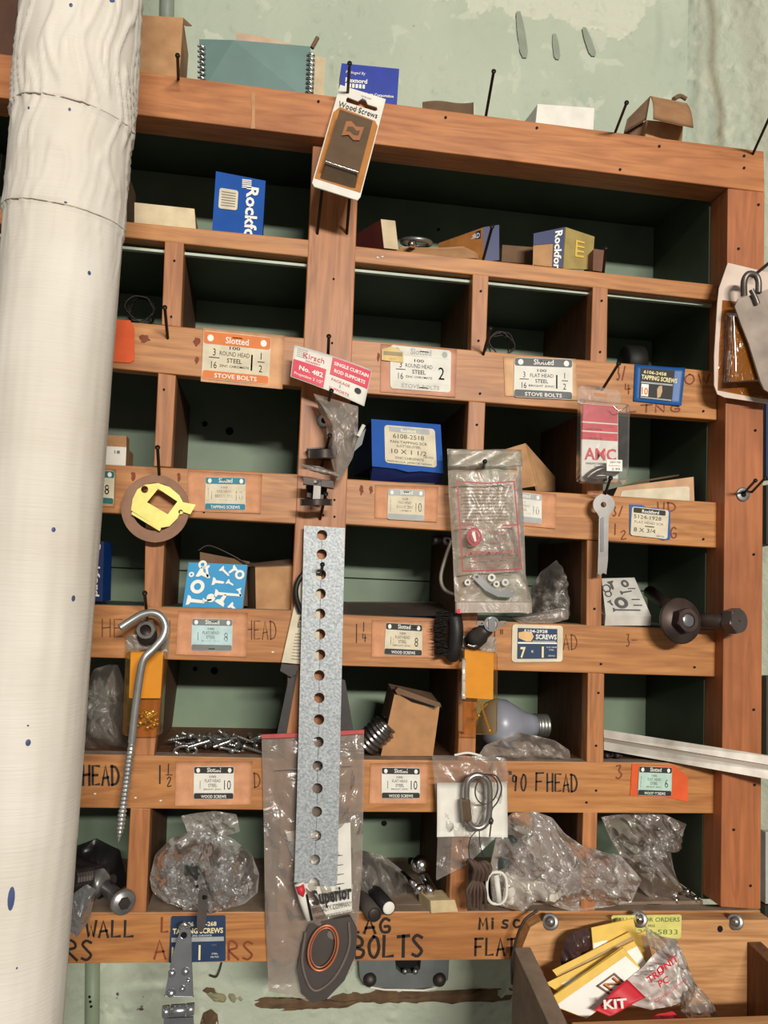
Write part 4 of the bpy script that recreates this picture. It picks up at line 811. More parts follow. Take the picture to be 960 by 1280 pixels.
# printed manual behind the strap and dark rods
t = thing('paper_leaflet', 'cream printed leaflet hanging behind the galvanised strap', 'paper')
f = Fr([(377, 716), (402, 704), (398, 832), (352, 828)], [-.004, -.004, -.006, -.006], 60, 120)
MB().poly([(0, 6), (14, 0), (60, 0), (60, 120), (0, 120)], f, 0, .0008, CREAM).build('paper', t)
m = MB()
for k, s in enumerate(('USE', 'MANUAL', 'REMOVE', 'AND', 'EXTRA')): m.text(s, f, 17-k*.4, 42+k*8, 9, TXT, al='l', bold=.03, lift=.001)
for k in range(9): m.poly(rect(14, 82+k*4, 46, 83+k*4), f, None, .001, TXG)
m.build('lettering', t)
o = MB().tube(smooth_pts([at(383, 712, -.012), at(372, 728, -.014), at(370, 745, -.014), at(376, 765, -.012)], 6), .003, BLK and mat('black_rubber2', (28, 26, 24), .5), 8).build('rubber_loop'); tag(o, 'black rubber loop tucked behind the galvanised strap', 'loop')
t = thing('dark_strip', 'dark bent metal strip hanging left of the galvanised strap', 'strip'); m = MB(); m.poly([(352, 829), (372, 832), (370, 842), (364, 846), (350, 838)], PF(-.006), 0, .004, mat('dark_grey_plastic', (64, 60, 58), .4)); m.poly([(362, 842), (372, 838), (358, 918), (346, 918)], PF(.002), 0, .003, MATS['dark_grey_plastic']); m.build('strip', t)
o = MB().poly([(426, 848), (431, 850), (442, 915), (426, 918)], PF(-.002), 0, .003, MATS['dark_grey_plastic']).build('dark_strip'); tag(o, 'dark narrow metal strip hanging right of the galvanised strap', 'strip')
# Armstrong parts bag
t = thing('parts_bag', 'dusty plastic parts bag with red printed frame hung on a nail', 'bag')
m = MB(); crumple(m, [(559, 561), (600, 563), (651, 566), (652, 600), (655, 650), (657, 720), (665, 752), (663, 767), (615, 764), (570, 766), (568, 740), (566, 690), (561, 620)], -.022, .011, film('dusty_bag', (190, 176, 156), .46, .25), 8, .004, 34, c=(610, 665)); m.build('bag', t)
YA = lambda x, y: -.039-.003*math.sin((y-600)/60)
f = lambda x, y, w=0: PF(YA)(x, y, w+.0015)
RF = mat('dull_crimson', (164, 50, 62), .5, dirt=.03); m = MB(); fr = [(571, 602), (608, 604.5), (642, 602), (646, 650), (651, 711), (615, 713), (578, 714), (574, 650)]
for a, b in zip(fr, fr[1:]+fr[:1]): m.ribbon([(a[0]+(b[0]-a[0])*k/4, a[1]+(b[1]-a[1])*k/4) for k in range(5)], 1.7, f, .0002, RF)
m.ribbon([(575, 656.5), (591, 657)], 1.7, f, .0002, RF); m.ribbon([(628, 657), (647, 656)], 1.7, f, .0002, RF)
g = Fr([(571, 602), (642, 602), (651, 711), (578, 714)], -.0405, 142, 224, .0006)
m.text('ARMSTRONG MACHINE WORKS', g, 72, 184, 13, RF, fit=128, bold=.02); m.text('Three Rivers, Mich. 49093', g, 72, 199, 9, RF, fit=98); m.text('Telephone (616) 273-1415', g, 72, 213, 9, RF, fit=106)
for s, y, w_ in (('Manufactured', 132, 50), ('and', 144, 14), ('Guaranteed', 156, 42), ('by', 168, 9)): m.text(s, g, 96, y, 8, RF, fit=w_)
m.poly([circ(34, 139, 18, 23, 22), circ(34, 139, 13, 17, 22)], g, None, .0004, RF); m.poly(circ(34, 139, 11, 15, 20), g, None, .0004, RF); m.poly([(30, 126), (36, 126), (38, 150), (34, 152), (28, 132)], g, None, .0006, WHT)
for k in range(11):
    random.seed(k); m.text(random.choice(['This package contains parts for', 'one complete set of valve and seat', 'screws are furnished in the sizes', 'clean all surfaces before use']), g, 66, 16+k*8.4, 6.5, mat('faint_dark_print', (84, 78, 72), .7), fit=random.uniform(94, 128))
m.build('print', t)
m = MB(); m.poly([[(593, 716), (599, 719), (612, 732), (625, 739), (633, 736), (641, 735), (645, 741), (640, 747), (622, 746), (606, 738), (596, 728), (590, 722)], circ(595.5, 721, 2.2, n=10), circ(640, 740, 2.2, n=10)], PF(-.034), 0, .0015, CHR); m.build('metal_arc', t)
for x, y, r in ((614, 722, 5), (620, 730, 4), (631, 728, 4.5), (584, 728, 4)): MB().poly([circ(x, y, r, n=14), circ(x, y, r*.45, n=10)], PF(-.03), 0, .002, STL).build('washer', t)
m = MB(); m.bend((569, 752, 664, 766), PF(-.036), 0, .0012, film('seal_film', (196, 182, 168), .6, .3), curl=lambda u, v: .002*math.sin(u*14)); m.build('seal_strip', t)
MB().poly(circ(574, 764, 4, 3, 10), PF(-.038), None, .0006, RED).build('red_mark', t)
m = MB(); m.bend((560, 562, 652, 583), PF(-.0355), 0, .0012, film('header_film', (170, 160, 140), .5, .3), curl=lambda u, v: .002*math.sin(u*11+v*4)); m.build('header_fold', t)
# AMC blister
t = thing('blister_pack', 'clear blister pack with red and white card and price sticker', 'package')
q = [(722, 498), (785, 504), (783, 606), (720, 604)]
f = Fr([(726, 504), (772, 508), (772, 603), (725, 602)], -.028, 92, 190); m = MB(); m.poly(rrect(0, 0, 92, 190, 5), f, 0, .001, WHT); m.build('card', t)
f.lift = .0012; m = MB(); RD2 = mat('deep_red_print', (196, 40, 56), .4); m.poly(rect(1, 1, 91, 44), f, None, 0, RD2)
for k in range(2): m.poly(rect(1, 47+k*22, 91, 66+k*22), f, None, 0, RED); m.text('CABINET HARDWARE', f, 44, 56+k*22, 8, RD2, fit=74); m.text('CHROME', f, 30, 64+k*22, 7, TXT, fit=44)
m.text('AMC', f, 48, 136, 40, RED, fit=78, bold=.02, lift=.0004); m.text('MANUFACTURED BY', f, 38, 148, 7, TXT, fit=50); m.text('TAIWAN', f, 44, 155, 6, TXT); m.build('print', t)
m = MB(); m.poly(rrect(54, 138, 92, 166, 1), f, .011, .0114, TXW); g = lambda x, y, w=0: f(x, y, w+.0114)
m.text('280198', g, 74, 147, 8, TXG, fit=26); m.text('Aubuchon', g, 72, 154, 5, PNK, fit=28); m.text('2.99', g, 76, 164, 9, TXT, fit=20); m.build('price_sticker', t)
m = MB(); m.tube(smooth_pts([f(12, 182, .005), f(22, 172, .006), f(40, 162, .007), (f(56, 160, .007)), f(80, 164, .006), f(88, 156, .005)], 5), .0042, mat('dark_hook', (90, 82, 76), .3, .7), 8); m.tube([f(20, 184, .004), f(60, 182, .004)], .003, DST, 8); m.build('hook', t)
m = MB(); F2 = Fr(q, -.029, 100, 170); lo = [F2(*p, 0) for p in rrect(0, 0, 100, 170, 8)]; hi = [F2(4+p[0]*.92, 8+p[1]*.9, .011) for p in rrect(0, 0, 100, 170, 9)]; n = len(lo)
m.add(lo+hi, [tuple(range(n, 2*n))]+[(i, (i+1) % n, n+(i+1) % n, n+i) for i in range(n)], FILMC, False); m.build('blister', t, .001)
f3 = Fr([(722, 482), (776, 487), (776, 506), (722, 500)], -.028, 54, 20); MB().poly([[(4, 0), (50, 0), (54, 5), (54, 20), (0, 20), (0, 5)], [(20, 8), (36, 8), (36, 12), (20, 12)]], f3, 0, .0008, FILMC).build('hang_tab', t)
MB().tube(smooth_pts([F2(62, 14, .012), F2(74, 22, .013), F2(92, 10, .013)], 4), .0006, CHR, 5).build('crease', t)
# small key shaped wrench
t = thing('radiator_key', 'small flat steel wrench with round head hanging on a nail', 'wrench')
m = MB(); hd = [(754+13.5*math.cos(math.radians(a)), 631+13.5*math.sin(math.radians(a))) for a in range(130, 411, 14)]
m.poly([hd+[(760, 646), (759, 700), (757, 718), (753, 716), (750, 719), (746, 717), (747, 690), (748, 646)], circ(753.5, 631, 3.5, n=12)], PF(-.018), 0, .002, mat('brushed_steel', (150, 146, 142), .35, .9)); m.build('body', t)
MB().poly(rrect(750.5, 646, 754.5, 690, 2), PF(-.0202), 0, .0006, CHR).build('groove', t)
# tan washer and brass strike plate on a nail
t = thing('fibre_washer', 'large tan fibre ring washer hanging on a nail', 'washer'); MB().poly([circ(194.5, 636, 42.5, 42, 44), circ(195, 634, 30, 30, 36)], PF(-.014), 0, .0035, mat('tan_fibre', (150, 112, 88), .7, scale=70)).build('ring', t, .0008)
t = thing('strike_plate', 'pale yellow brass strike plate hanging inside the tan washer', 'plate')
YP = mat('pale_brass', (232, 222, 128), .35, .25); m = MB()
m.poly([[(182, 606), (198, 604), (212, 609), (224, 619), (229, 628), (245, 631), (238, 643), (226, 639), (222, 648), (212, 658), (200, 660), (164, 638), (166, 624), (172, 612)], [(184, 628), (198, 611), (222, 627), (210, 643)], circ(181, 612, 4.6, n=12), circ(226, 640, 3, n=10)], PF(-.019), 0, .0016, YP); m.build('plate', t)
m = MB(); m.poly([(166, 640), (202, 661), (200, 664), (165, 643)], PF(-.0205), 0, .004, YP); m.build('lip', t)
# big amber blister on the right post with a grey tongue
t = thing('blister_pack', 'large worn card with amber blister hanging on the right post', 'package')
m = MB(); o_ = [(909, 329), (960, 341), (1010, 348), (1014, 515), (960, 505), (905, 497), (896, 493), (892, 482), (892, 445), (896, 379), (898, 361)]; m.poly(o_, PF(-.03), 0, .0014, mat('worn_white_card', (220, 200, 184), .7, scale=30, dirt=.1)); m.build('backing_card', t)
m = MB(); ob = [(903, 375), (960, 381), (1006, 386), (1006, 504), (950, 498), (897, 488), (899, 430)]; ib = [(908, 392), (960, 396), (1000, 400), (1000, 480), (950, 476), (905, 478), (907, 430)]
lo = [at(x, y, -.0316) for x, y in ob]; mi = [at(x, y, -.032) for x, y in ib]; hi = [at(x+(8 if x < 940 else 0), y*.96+18, -.052) for x, y in ib]; n = len(lo)
AMD = film('deep_amber', (156, 92, 22), .62, .12, .6, (225, 160, 70))
m.add(lo+mi+hi, [(i, (i+1) % n, n+(i+1) % n, n+i) for i in range(n)]+[(n+i, n+(i+1) % n, 2*n+(i+1) % n, 2*n+i) for i in range(n)]+[tuple(range(2*n, 3*n))], AMD); m.build('blister', t, .001)
MB().poly([(904, 378), (1004, 386), (1004, 502), (898, 487)], PF(-.0314), 0, .0003, mat('brown_print', (112, 62, 26), .6)).build('print', t)
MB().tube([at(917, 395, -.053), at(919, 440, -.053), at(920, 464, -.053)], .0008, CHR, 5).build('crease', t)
t = thing('metal_tongue', 'grey rounded metal plate hanging over the amber blister', 'plate')
m = MB(); m.poly([(917.5, 384), (922, 374), (934, 371), (960, 362), (1002, 362), (1006, 480), (985, 494), (962, 492), (954, 487), (949, 477), (935, 430), (925, 405)], PF(-.058), 0, .0022, mat('grey_zinc', (168, 152, 138), .5, .2, scale=30, c2=(128, 116, 106))); m.build('plate', t, .0008)
m = MB(); m.tube(smooth_pts([at(930, 370, -.056), at(930, 352, -.06), at(935, 343, -.062), at(944, 344, -.062), at(948, 352, -.062), at(948, 366, -.062)], 5), .0038, mat('grey_clip', (112, 104, 98), .4, .7), 8); m.tube(smooth_pts([at(939, 362, -.064), at(944, 372, -.064), at(947, 380, -.064)], 4), .003, MATS['grey_clip'], 8); m.build('clip', t)
# lag hook, nut and amber packet at the left
t = thing('screw_hook', 'very large zinc screw hook with curled end and threaded shank hanging on a nail', 'hook')
P = [(150, 785, -.05), (164.6, 775.5, -.045), (178, 768, -.04), (191, 766, -.036), (201.5, 771, -.034), (207, 783, -.034), (203.5, 797, -.036), (192, 811, -.038), (181, 822, -.04), (176, 838, -.04), (170, 879, -.038), (164.6, 928, -.036)]
PW = [at(*p) for p in P]; ZN = mat('zinc_shank', (196, 196, 192), .34, .8, dirt=.15); m = MB(); sp_ = smooth_pts(PW, 7); m.tube(sp_, [.0040]*len(sp_), ZN, 14); m.build('shank', t)
a, b = PW[-1], at(148, 1053, -.03); pr = []; nT = 24
for k in range(nT*4+1):
    u = k/(nT*4); tp_ = min(1, (1-u)*6+.12); ph = k % 4; pr.append((u, (.0031+(.0013 if ph == 2 else .0006 if ph in (1, 3) else 0)*min(1, u*8))*tp_))
m = MB(); m.lathe(a, b, pr, ZN, 14, smooth=False); m.build('thread', t)
t = thing('hex_nut', 'grey hex nut and bushing hanging on the nail inside the screw hook', 'nut'); c = at(184, 785, -.006); n_ = Vector((0, -1, -.12)); m = MB()
def nutmesh(m, c, n_, r, h, hole, mt, seg=6, rot=0):
    n_ = n_.normalized(); x = n_.cross(Vector((0, 0, 1))).normalized(); y = n_.cross(x); N_ = 24
    def P_(rr, hh, k, hexa): 
        a = 2*math.pi*k/N_+rot; s = rr/math.cos((a-rot) % (math.pi/3)-math.pi/6)*math.cos(math.pi/6) if hexa else rr
        return c+n_*hh+(x*math.cos(a)+y*math.sin(a))*s
    vs = [P_(r, 0, k, 1) for k in range(N_)]+[P_(r, h*.88, k, 1) for k in range(N_)]+[P_(r*.88, h, k, 0) for k in range(N_)]+[P_(hole, h, k, 0) for k in range(N_)]+[P_(hole, 0, k, 0) for k in range(N_)]
    fs = [(j*N_+k, j*N_+(k+1) % N_, ((j+1) % 5)*N_+(k+1) % N_, ((j+1) % 5)*N_+k) for j in range(5) for k in range(N_)]
    m.add(vs, fs, mt)
nutmesh(m, c, n_, .0105, .012, .006, STL); m.build('nut', t)
m = MB(); m.lathe(at(184, 794, -.004), at(184, 794, -.014), [(0, .0105), (1, .0105)], DST, 18); m.build('bushing', t)
def amber_pack(label, q, Y, topq, split, name='amber_packet'):
    t = thing(name, label, 'package'); f = Fr(q, Y, 60, 130); m = MB(); r1 = rrect(0, 0, 60, 130, 7); n = len(r1)
    lo = [f(*p) for p in r1]; hi = [f(3+p[0]*.9, 4+p[1]*.94, .012) for p in r1]
    m.add(lo+hi, [tuple(range(n, 2*n))]+[(i, (i+1) % n, n+(i+1) % n, n+i) for i in range(n)], AMB); m.build('blister', t, .001)
    MB().poly(rrect(8, 4, 54, split, 2), f, .001, .0022, mat('orange_insert', (246, 204, 112), .5, dirt=.06)).build('insert_card', t)
    g = Fr(topq, Y, 60, 30); MB().poly(rrect(0, 0, 60, 32, 5), g, -.0006, 0, FILMG).build('hang_tab', t)
    return t, f
t, f = amber_pack('amber packet of tiny brass screws hanging behind the screw hook', [(157, 810), (210, 810), (203, 920), (153, 920)], -.008, [(158, 793), (212, 795), (210, 822), (157, 822)], 74)
def screw_proto(name, label, cat, group, L, r, mt, head=2.0):
    t = thing(name, label, cat, group); pr = []
    for k in range(17): u = k/16; pr.append((u, (r*.72+(r*.28 if k % 2 else 0))*(1 if u > .12 else .2+u*6)))
    MB().lathe((-L/2, 0, 0), (L*.3, 0, 0), pr, mt, 7, smooth=False).build('thread', t); MB().lathe((L*.29, 0, 0), (L/2, 0, 0), [(0, r*.9), (.55, r), (.8, r*head), (1, r*head*.95)], mt, 8).build('head', t)
    t['placed'] = 1; return t
def copy_tree(o):
    c = o.copy(); COL.objects.link(c)
    for ch in o.children: k = ch.copy(); COL.objects.link(k); k.parent = c
    return c
def scatter(p, spots):
    for i, (loc, rx, ry, rz) in enumerate(spots):
        o = p if i == 0 else copy_tree(p); o.location = loc; o.rotation_euler = (rx, ry, rz)
random.seed(3); p = screw_proto('brass_screw', 'tiny shiny brass screw in the amber packet behind the screw hook', 'screw', 'tiny brass screws in the left amber packet', .011, .0011, BRS)
scatter(p, [(f(random.uniform(28, 50), random.uniform(92, 112)+random.uniform(0, 3), .003+random.random()*.006), random.uniform(0, 6), random.uniform(-1, 1), random.uniform(0, 6)) for _ in range(24)])
t, f = amber_pack('amber packet with two long brass screws hanging below the wing nut', [(574, 806), (621, 812), (620, 919), (573, 918)], -.02, [(573, 806-12), (620, 808-12), (621, 815), (574, 812)], 76)
MB().bend((0, 18, 6, 76), f, .013, .0138, film('peeling_film', (220, 210, 190), .5), nx=3, curl=lambda u, v: .001*math.sin(v*20)).build('peeling_edge', t)
for (xa, ya, xb, yb), lab in (((30, 76, 48, 124), 'long plain brass screw standing tilted in the right amber packet'), ((14, 120, 30, 99), 'threaded brass screw lying diagonally in the right amber packet')):
    a, b = f(xa, ya, .006), f(xb, yb, .007); t2 = thing('brass_screw', lab, 'screw'); d = (b-a)
    MB().lathe(a, a+d*.9, [(k/20, .0009+(.0005 if k % 2 else 0)) for k in range(21)], BRS, 8, smooth=False).build('thread', t2); MB().lathe(a+d*.88, b, [(0, .0012), (1, .0028)], BRS, 12).build('head', t2)
a, b = f(36, 90, .004), f(44, 82, .005); o = MB().lathe(a, b, [(k/8, .0008+(.0005 if k % 2 else 0)) for k in range(9)], BRS, 8, False).build('brass_screw'); tag(o, 'shortest brass screw tip crossing behind the long one in the right amber packet', 'screw')
# wing fastener above it
t = thing('wing_bolt', 'bright wing shaped toggle with dark barrel hanging above the amber packet', 'fastener')
m = MB(); Yw = -.05; m.poly([circ(614, 780, 9.5, n=24), circ(614, 780, 7.2, n=20)], PF(Yw), 0, .002, CHR); m.poly(circ(614, 780, 6.4, n=18), PF(Yw), -.002, .0005, STL); m.poly(rrect(610, 772, 618, 788, 3), PF(Yw), 0, .0028, CHR); m.build('round_eye', t)
for s in (-1, 1): MB().poly([rrect(614+s*9-(10 if s < 0 else 0), 776, 614+s*9+(0 if s < 0 else 10), 781.5, 2.5), rrect(614+s*9-(8 if s < 0 else -2), 777.5, 614+s*9+(-2 if s < 0 else 8), 780, 1.1)], PF(Yw), 0, .002, CHR).build('wing', t)
m = MB(); m.lathe(at(608, 786, -.048), at(591, 802, -.022), [(0, .008), (.5, .0085), (.52, .0105), (1, .0105)], DST, 18); m.build('barrel', t); MB().tube([at(585, 806, -.034), at(592, 808, -.035), at(602, 803, -.036)], .0016, CHR, 6).build('lock_ring', t)
# big bolt with washer and second bolt head at the right
IRON = mat('dark_iron', (88, 72, 66), .45, .55, scale=40, c2=(58, 46, 42))
t = thing('anchor_bolt', 'large dark bolt with round washer and hex nut poking from the fourth row', 'bolt')
c = at(850, 776, -.03); n_ = Vector((.12, -1, .1)).normalized()
m = MB(); m.lathe(c-n_*.002, c+n_*.003, [(0, .0258), (.5, .0265), (1, .0255)], IRON, 36); m.build('washer', t)
m = MB(); nutmesh(m, c+n_*.003, n_, .0145, .013, .0082, IRON, rot=.3); m.build('hex_nut', t)
m = MB(); m.lathe(at(812, 740, .06), c+n_*.014, [(0, .008), (1, .0078)], IRON, 16); m.build('shank', t); m = MB(); m.lathe(c+n_*.013, c+n_*.0165, [(0, .0078), (.8, .0078), (1, .006)], CHR, 20); m.build('shiny_tip', t)
t = thing('hex_bolt', 'dark hex headed bolt lying sideways with its head over the right post', 'bolt')
m = MB(); b0, b1 = at(856, 776, -.012), at(912, 776, -.036); m.lathe(b0, b1, [(0, .0088), (.8, .0092), (1, .0095)], IRON, 18); m.build('shank', t)
m = MB(); nutmesh(m, b1, Vector((.35, -1, .05)), .0152, .0135, .001, mat('worn_hex_head', (112, 102, 98), .4, .7, scale=60), rot=.25); m.build('hex_head', t)
# ================================================================ fourth row, middle cells
t = thing('bent_wire', 'pale bent wire loop in the shade left of the plastic parts bag', 'wire')
MB().tube(smooth_pts([at(564, 676, .02), at(556, 700, .02), at(551, 722, .02), at(556, 737, .02), at(572, 744, .02), at(590, 744, .02)], 6), .0023, mat('pale_wire', (176, 166, 152), .35, .3), 8).build('wire', t)
t = thing('hex_nut', 'small dull nut and bolt end beside the divider above the wire handle', 'nut'); m = MB(); nutmesh(m, at(558, 676, .03), Vector((0, -1, 0)), .0062, .006, .002, DST); m.build('nut', t); MB().lathe(at(541, 676, .03), at(558, 676, .03), [(0, .005), (.3, .0055), (.35, .004), (1, .004)], DST, 10).build('bolt_end', t)
t = thing('scrub_brush', 'black bristle brush standing on the rail beside the wood screws label', 'brush')
MB().tube(smooth_pts([at(566, 764, -.012), at(570, 785, -.018), at(568, 812, -.016), at(563, 822, -.01)], 6), [.004]+[.0085]*17+[.004], mat('black_brush_back', (30, 28, 28), .5), 12).build('brush_back', t)
random.seed(4); m = MB()
for k in range(320):
    u = random.random(); y = 764+56*u; x = 559-5*math.sin(u*3); a = at(x+4, y, -.014+random.uniform(-.007, .008)); b = a+Vector((-.011-random.random()*.005, random.uniform(-.003, .003), random.uniform(-.004, .004))); m.tube([a, b], .00035, NAIL, 3, False)
o = m.build('bristle', t); o['kind'] = 'stuff'
o = MB(); crumple(o, [(664, 775), (664, 735), (676, 715), (696, 700), (702, 712), (710, 740), (708, 774), (690, 779)], .03, .03, FILMG, 11, .014, 30); o = o.build('plastic_bag'); tag(o, 'dark crumpled plastic bag in the fourth row right of the parts bag', 'bag')
t = thing('plastic_fold', 'folded grey plastic edge resting on the rail below the parts bag', 'plastic'); m = MB(); crumple(m, [(640, 772), (670, 766), (700, 760), (710, 762), (711, 774), (690, 779), (650, 779)], -.002, .008, HAZE, 12, .006, 40, rings=10, M=50); m.build('fold', t)
o = MB().bend((427, 752, 560, 770), PF(lambda x, y: .02+.1*(770-y)/18), 0, .0015, mat('brown_paper', (84, 72, 62), .6), curl=lambda u, v: .004*math.sin(u*9)); o = o.build('brown_paper'); tag(o, 'dusty brown paper lying on the floor of the fourth row by the centre post', 'paper')
# ================================================================ fifth row
o = MB(); crumple(o, [(96, 935), (100, 870), (118, 836), (146, 828), (158, 860), (160, 935)], .04, .03, FILMG, 21, .014, 26); o = o.build('plastic_bag'); tag(o, 'grey crumpled plastic bag beside the pipe behind the amber packet in the fifth row', 'bag')
def floorz(k): return Z[k]-.0006
random.seed(12); p = screw_proto('steel_screw', 'small steel screw in the loose heap on the fifth row floor', 'screw', 'loose steel screws heaped in the fifth row', .026, .0017, STL, 2.1)
sp = []
for k in range(46):
    x = random.uniform(216, 322) if k > 6 else random.uniform(250, 300); Yd = random.uniform(.012, .07); c = at(x, 943, 0); c2 = Vector((c.x+(Yd*.1), Yd, floorz('r6')+.003+random.random()*.008*(1 if k % 3 else 1.8)))
    sp.append((c2, random.uniform(0, 6), random.uniform(-.35, .35), random.uniform(0, 6.28)))
scatter(p, sp)
random.seed(9)
for i, (x, y, L, a) in enumerate(((248, 930, .022, .3), (277, 930, .018, .35), (232, 938, .03, -.1))):
    c = at(x, y, .015); d = Vector((math.cos(a), .1, math.sin(a)))*L/2; t = thing('steel_pin', ['bright short steel pin leaning on the left of the screw heap', 'bright steel pin near the middle of the screw heap', 'flat oval steel link at the left front of the screw heap'][i], 'pin')
    if i < 2: MB().tube([c-d, c+d], .0026, CHR, 10).build('shank', t); MB().lathe(c+d, c+d*1.15, [(0, .0036), (1, .0036)], CHR, 12).build('head', t)
    else: MB().tube([c+Vector((.012*math.cos(w_), 0, .005*math.sin(w_))) for w_ in [k*math.pi/10 for k in range(20)]], .002, CHR, 8, closed=True).build('link', t)
t = thing('lamp_socket', 'shiny threaded metal socket lying behind the leaning brown carton', 'socket')
a, b = at(458, 930, .03), at(484, 905, .02); m = MB(); m.lathe(a, b, [(k/24, .0145+(.0016 if k % 4 < 2 else 0)-(.003 if k > 20 else 0)) for k in range(25)], mat('blackened_chrome', (150, 146, 142), .22, .95), 24); m.build('threaded_shell', t); MB().lathe(a+(a-b)*.02, a, [(0, .011), (1, .012)], BLK, 20).build('opening', t)
t = thing('light_bulb', 'frosted grey reflector light bulb lying on its side in the fifth row', 'bulb')
a, b = at(602, 906, .045), at(684, 907, .055); FB = mat('frosted_bulb', (138, 140, 150), .35, dirt=.04, spec=.6); pr = [(0, .001), (.02, .016), (.1, .027), (.22, .0315), (.36, .030), (.5, .0235), (.62, .0172), (.72, .0142), (.8, .0130)]
MB().lathe(a, b, pr, FB, 32).build('glass', t); MB().lathe(a+(b-a)*.8, b, [(k/12, .0128+(.0012 if k % 3 else 0)-(.004 if k > 11 else 0)) for k in range(13)], STL, 24).build('screw_cap', t)
o = MB(); crumple(o, [(596, 948), (606, 932), (632, 921), (650, 916), (672, 920), (694, 926), (712, 938), (713, 950), (650, 951)], .018, .02, HAZE, 33, .01, 30, rings=14); o = o.build('plastic_bag'); tag(o, 'rumpled grey plastic wad on the rail in front of the light bulb', 'bag')
t = thing('metal_angle', 'long grimy white aluminium angle strip sticking out of the fifth row at right', 'strip')
f = Fr([(755, 912), (985, 948), (985, 978), (755, 937)], [.03, -.055, -.06, .028], 230, 30); AL = mat('grimy_white_metal', (206, 198, 186), .4, .2, scale=34, c2=(150, 142, 130))
MB().poly(rect(0, 0, 230, 12), f, 0, .0015, AL).build('upper_flange', t, .0004); MB().poly(rect(0, 10, 230, 20), f, -.004, -.001, mat('dull_channel', (150, 138, 124), .5, .2, scale=30)).build('channel', t); MB().poly(rect(0, 18, 230, 30), f, 0, .0022, AL).build('lower_flange', t, .0004)
random.seed(31); p = screw_proto('dark_screw', 'dark screw lying in the shade under the white metal angle', 'screw', 'dark screws under the metal angle', .02, .0016, DST)
scatter(p, [(Vector((at(random.uniform(770, 850), 950, 0).x, random.uniform(.02, .06), floorz('r6')+.003)), 0, random.uniform(-.2, .2), random.uniform(0, 6)) for _ in range(10)])
# ================================================================ zip bag behind the strap
t = thing('zip_bag', 'long clear zip bag with red seal, paper label and dark rubber strap inside', 'bag')
YBG = -.006
m = MB(); crumple(m, [(327, 921), (390, 918), (455, 915), (455, 960), (453, 1080), (447, 1160), (443, 1210), (410, 1246), (385, 1252), (365, 1244), (336, 1240), (331, 1130), (330, 1040)], YBG, .010, film('zip_film', (172, 156, 142), .4, .16, .8), 41, .007, 22, c=(390, 1080), rings=26, M=120); m.build('bag', t)
MB().poly([(327, 918), (380, 916), (455, 912), (455, 917), (380, 921), (327, 923)], PF(YBG-.004), -.001, .0014, mat('red_zip', (196, 84, 84), .4)).build('zip_seal', t)
f = Fr([(357, 1040), (438, 1028), (440, 1139), (387, 1150)], YBG-.006, 100, 110, 0); MB().poly([(0, 0), (100, 0), (100, 110), (40, 110), (22, 80), (0, 64)], f, 0, .0004, WHT).build('paper_label', t)
f.lift = .0115; m = MB(); m.text('Superior', f, 98, 88, 24, TXT, al='r', bold=.04, fit=78); m.text('SPECIALTY COMPANY', f, 98, 98, 9, TXT, al='r', fit=86); m.text('MAKERS, MILWAUKEE, WI 53205', f, 98, 106, 5.5, TXT, al='r', fit=82)
for k in range(4): m.poly(rect(62, 34+k*11.5, 84, 34.8+k*11.5), f, None, 0, TXT)
m.poly(rect(4, 8, 58, 9), f, None, 0, TXG); m.build('lettering', t)
g = PF(YBG-.0135); m = MB(); m.ribbon([(346, 962), (376, 961)], 1, g, 0, TXG); m.ribbon([(425, 958), (442, 957)], 1, g, 0, TXG); o = m.build('faint_print', t); o['kind'] = 'stuff'
RB = mat('dark_grey_rubber', (74, 66, 62), .6, scale=30)
MB().poly([(386, 1152), (410, 1147), (437, 1143), (446, 1160), (444, 1190), (430, 1222), (408, 1245), (390, 1250), (376, 1238), (371, 1208), (377, 1176)], PF(YBG-.002), -.001, .006, RB).build('rubber_strap', t, .0015)
MB().tube(smooth_pts([at(382, 1165, YBG-.009), at(378, 1205, YBG-.009), at(392, 1238, YBG-.009), at(418, 1222, YBG-.009), at(436, 1185, YBG-.009), at(436, 1152, YBG-.009)], 6), .0016, mat('worn_rubber_edge', (112, 100, 92), .6), 6).build('raised_edge', t)
c = at(404, 1185, YBG-.0155); m = MB(); m.tube([c+Vector((.0155*math.cos(a), 0, .0225*math.sin(a)+.004*math.cos(a))) for a in [k*math.pi/16 for k in range(32)]], .0012, mat('copper_wire', (214, 128, 92), .35, .4), 7, closed=True)
m.build('copper_ring', t); m = MB(); m.tube([c+Vector((.013*math.cos(a), 0.001, .0195*math.sin(a)+.004*math.cos(a))) for a in [k*math.pi/16 for k in range(32)]], .0007, MATS['copper_wire'], 6, closed=True); m.build('inner_ring', t)
t = thing('glue_tube', 'slim white tube with a red end under the bottom of the galvanised strap', 'tube')
m = MB(); m.lathe(at(374, 1104, -.036), at(386, 1150, -.034), [(0, .0052), (.45, .0048), (1, .0028)], WHT, 14); m.build('tube_body', t); MB().lathe(at(374.5, 1107, -.0405), at(379, 1121, -.0405), [(0, .0042), (.6, .004), (1, .0006)], RED, 12).build('red_end', t); MB().tube(smooth_pts([at(383, 1118, -.038), at(386, 1132, -.038), at(390, 1150, -.038)], 5), .0014, BLK, 6).build('dark_edge', t)
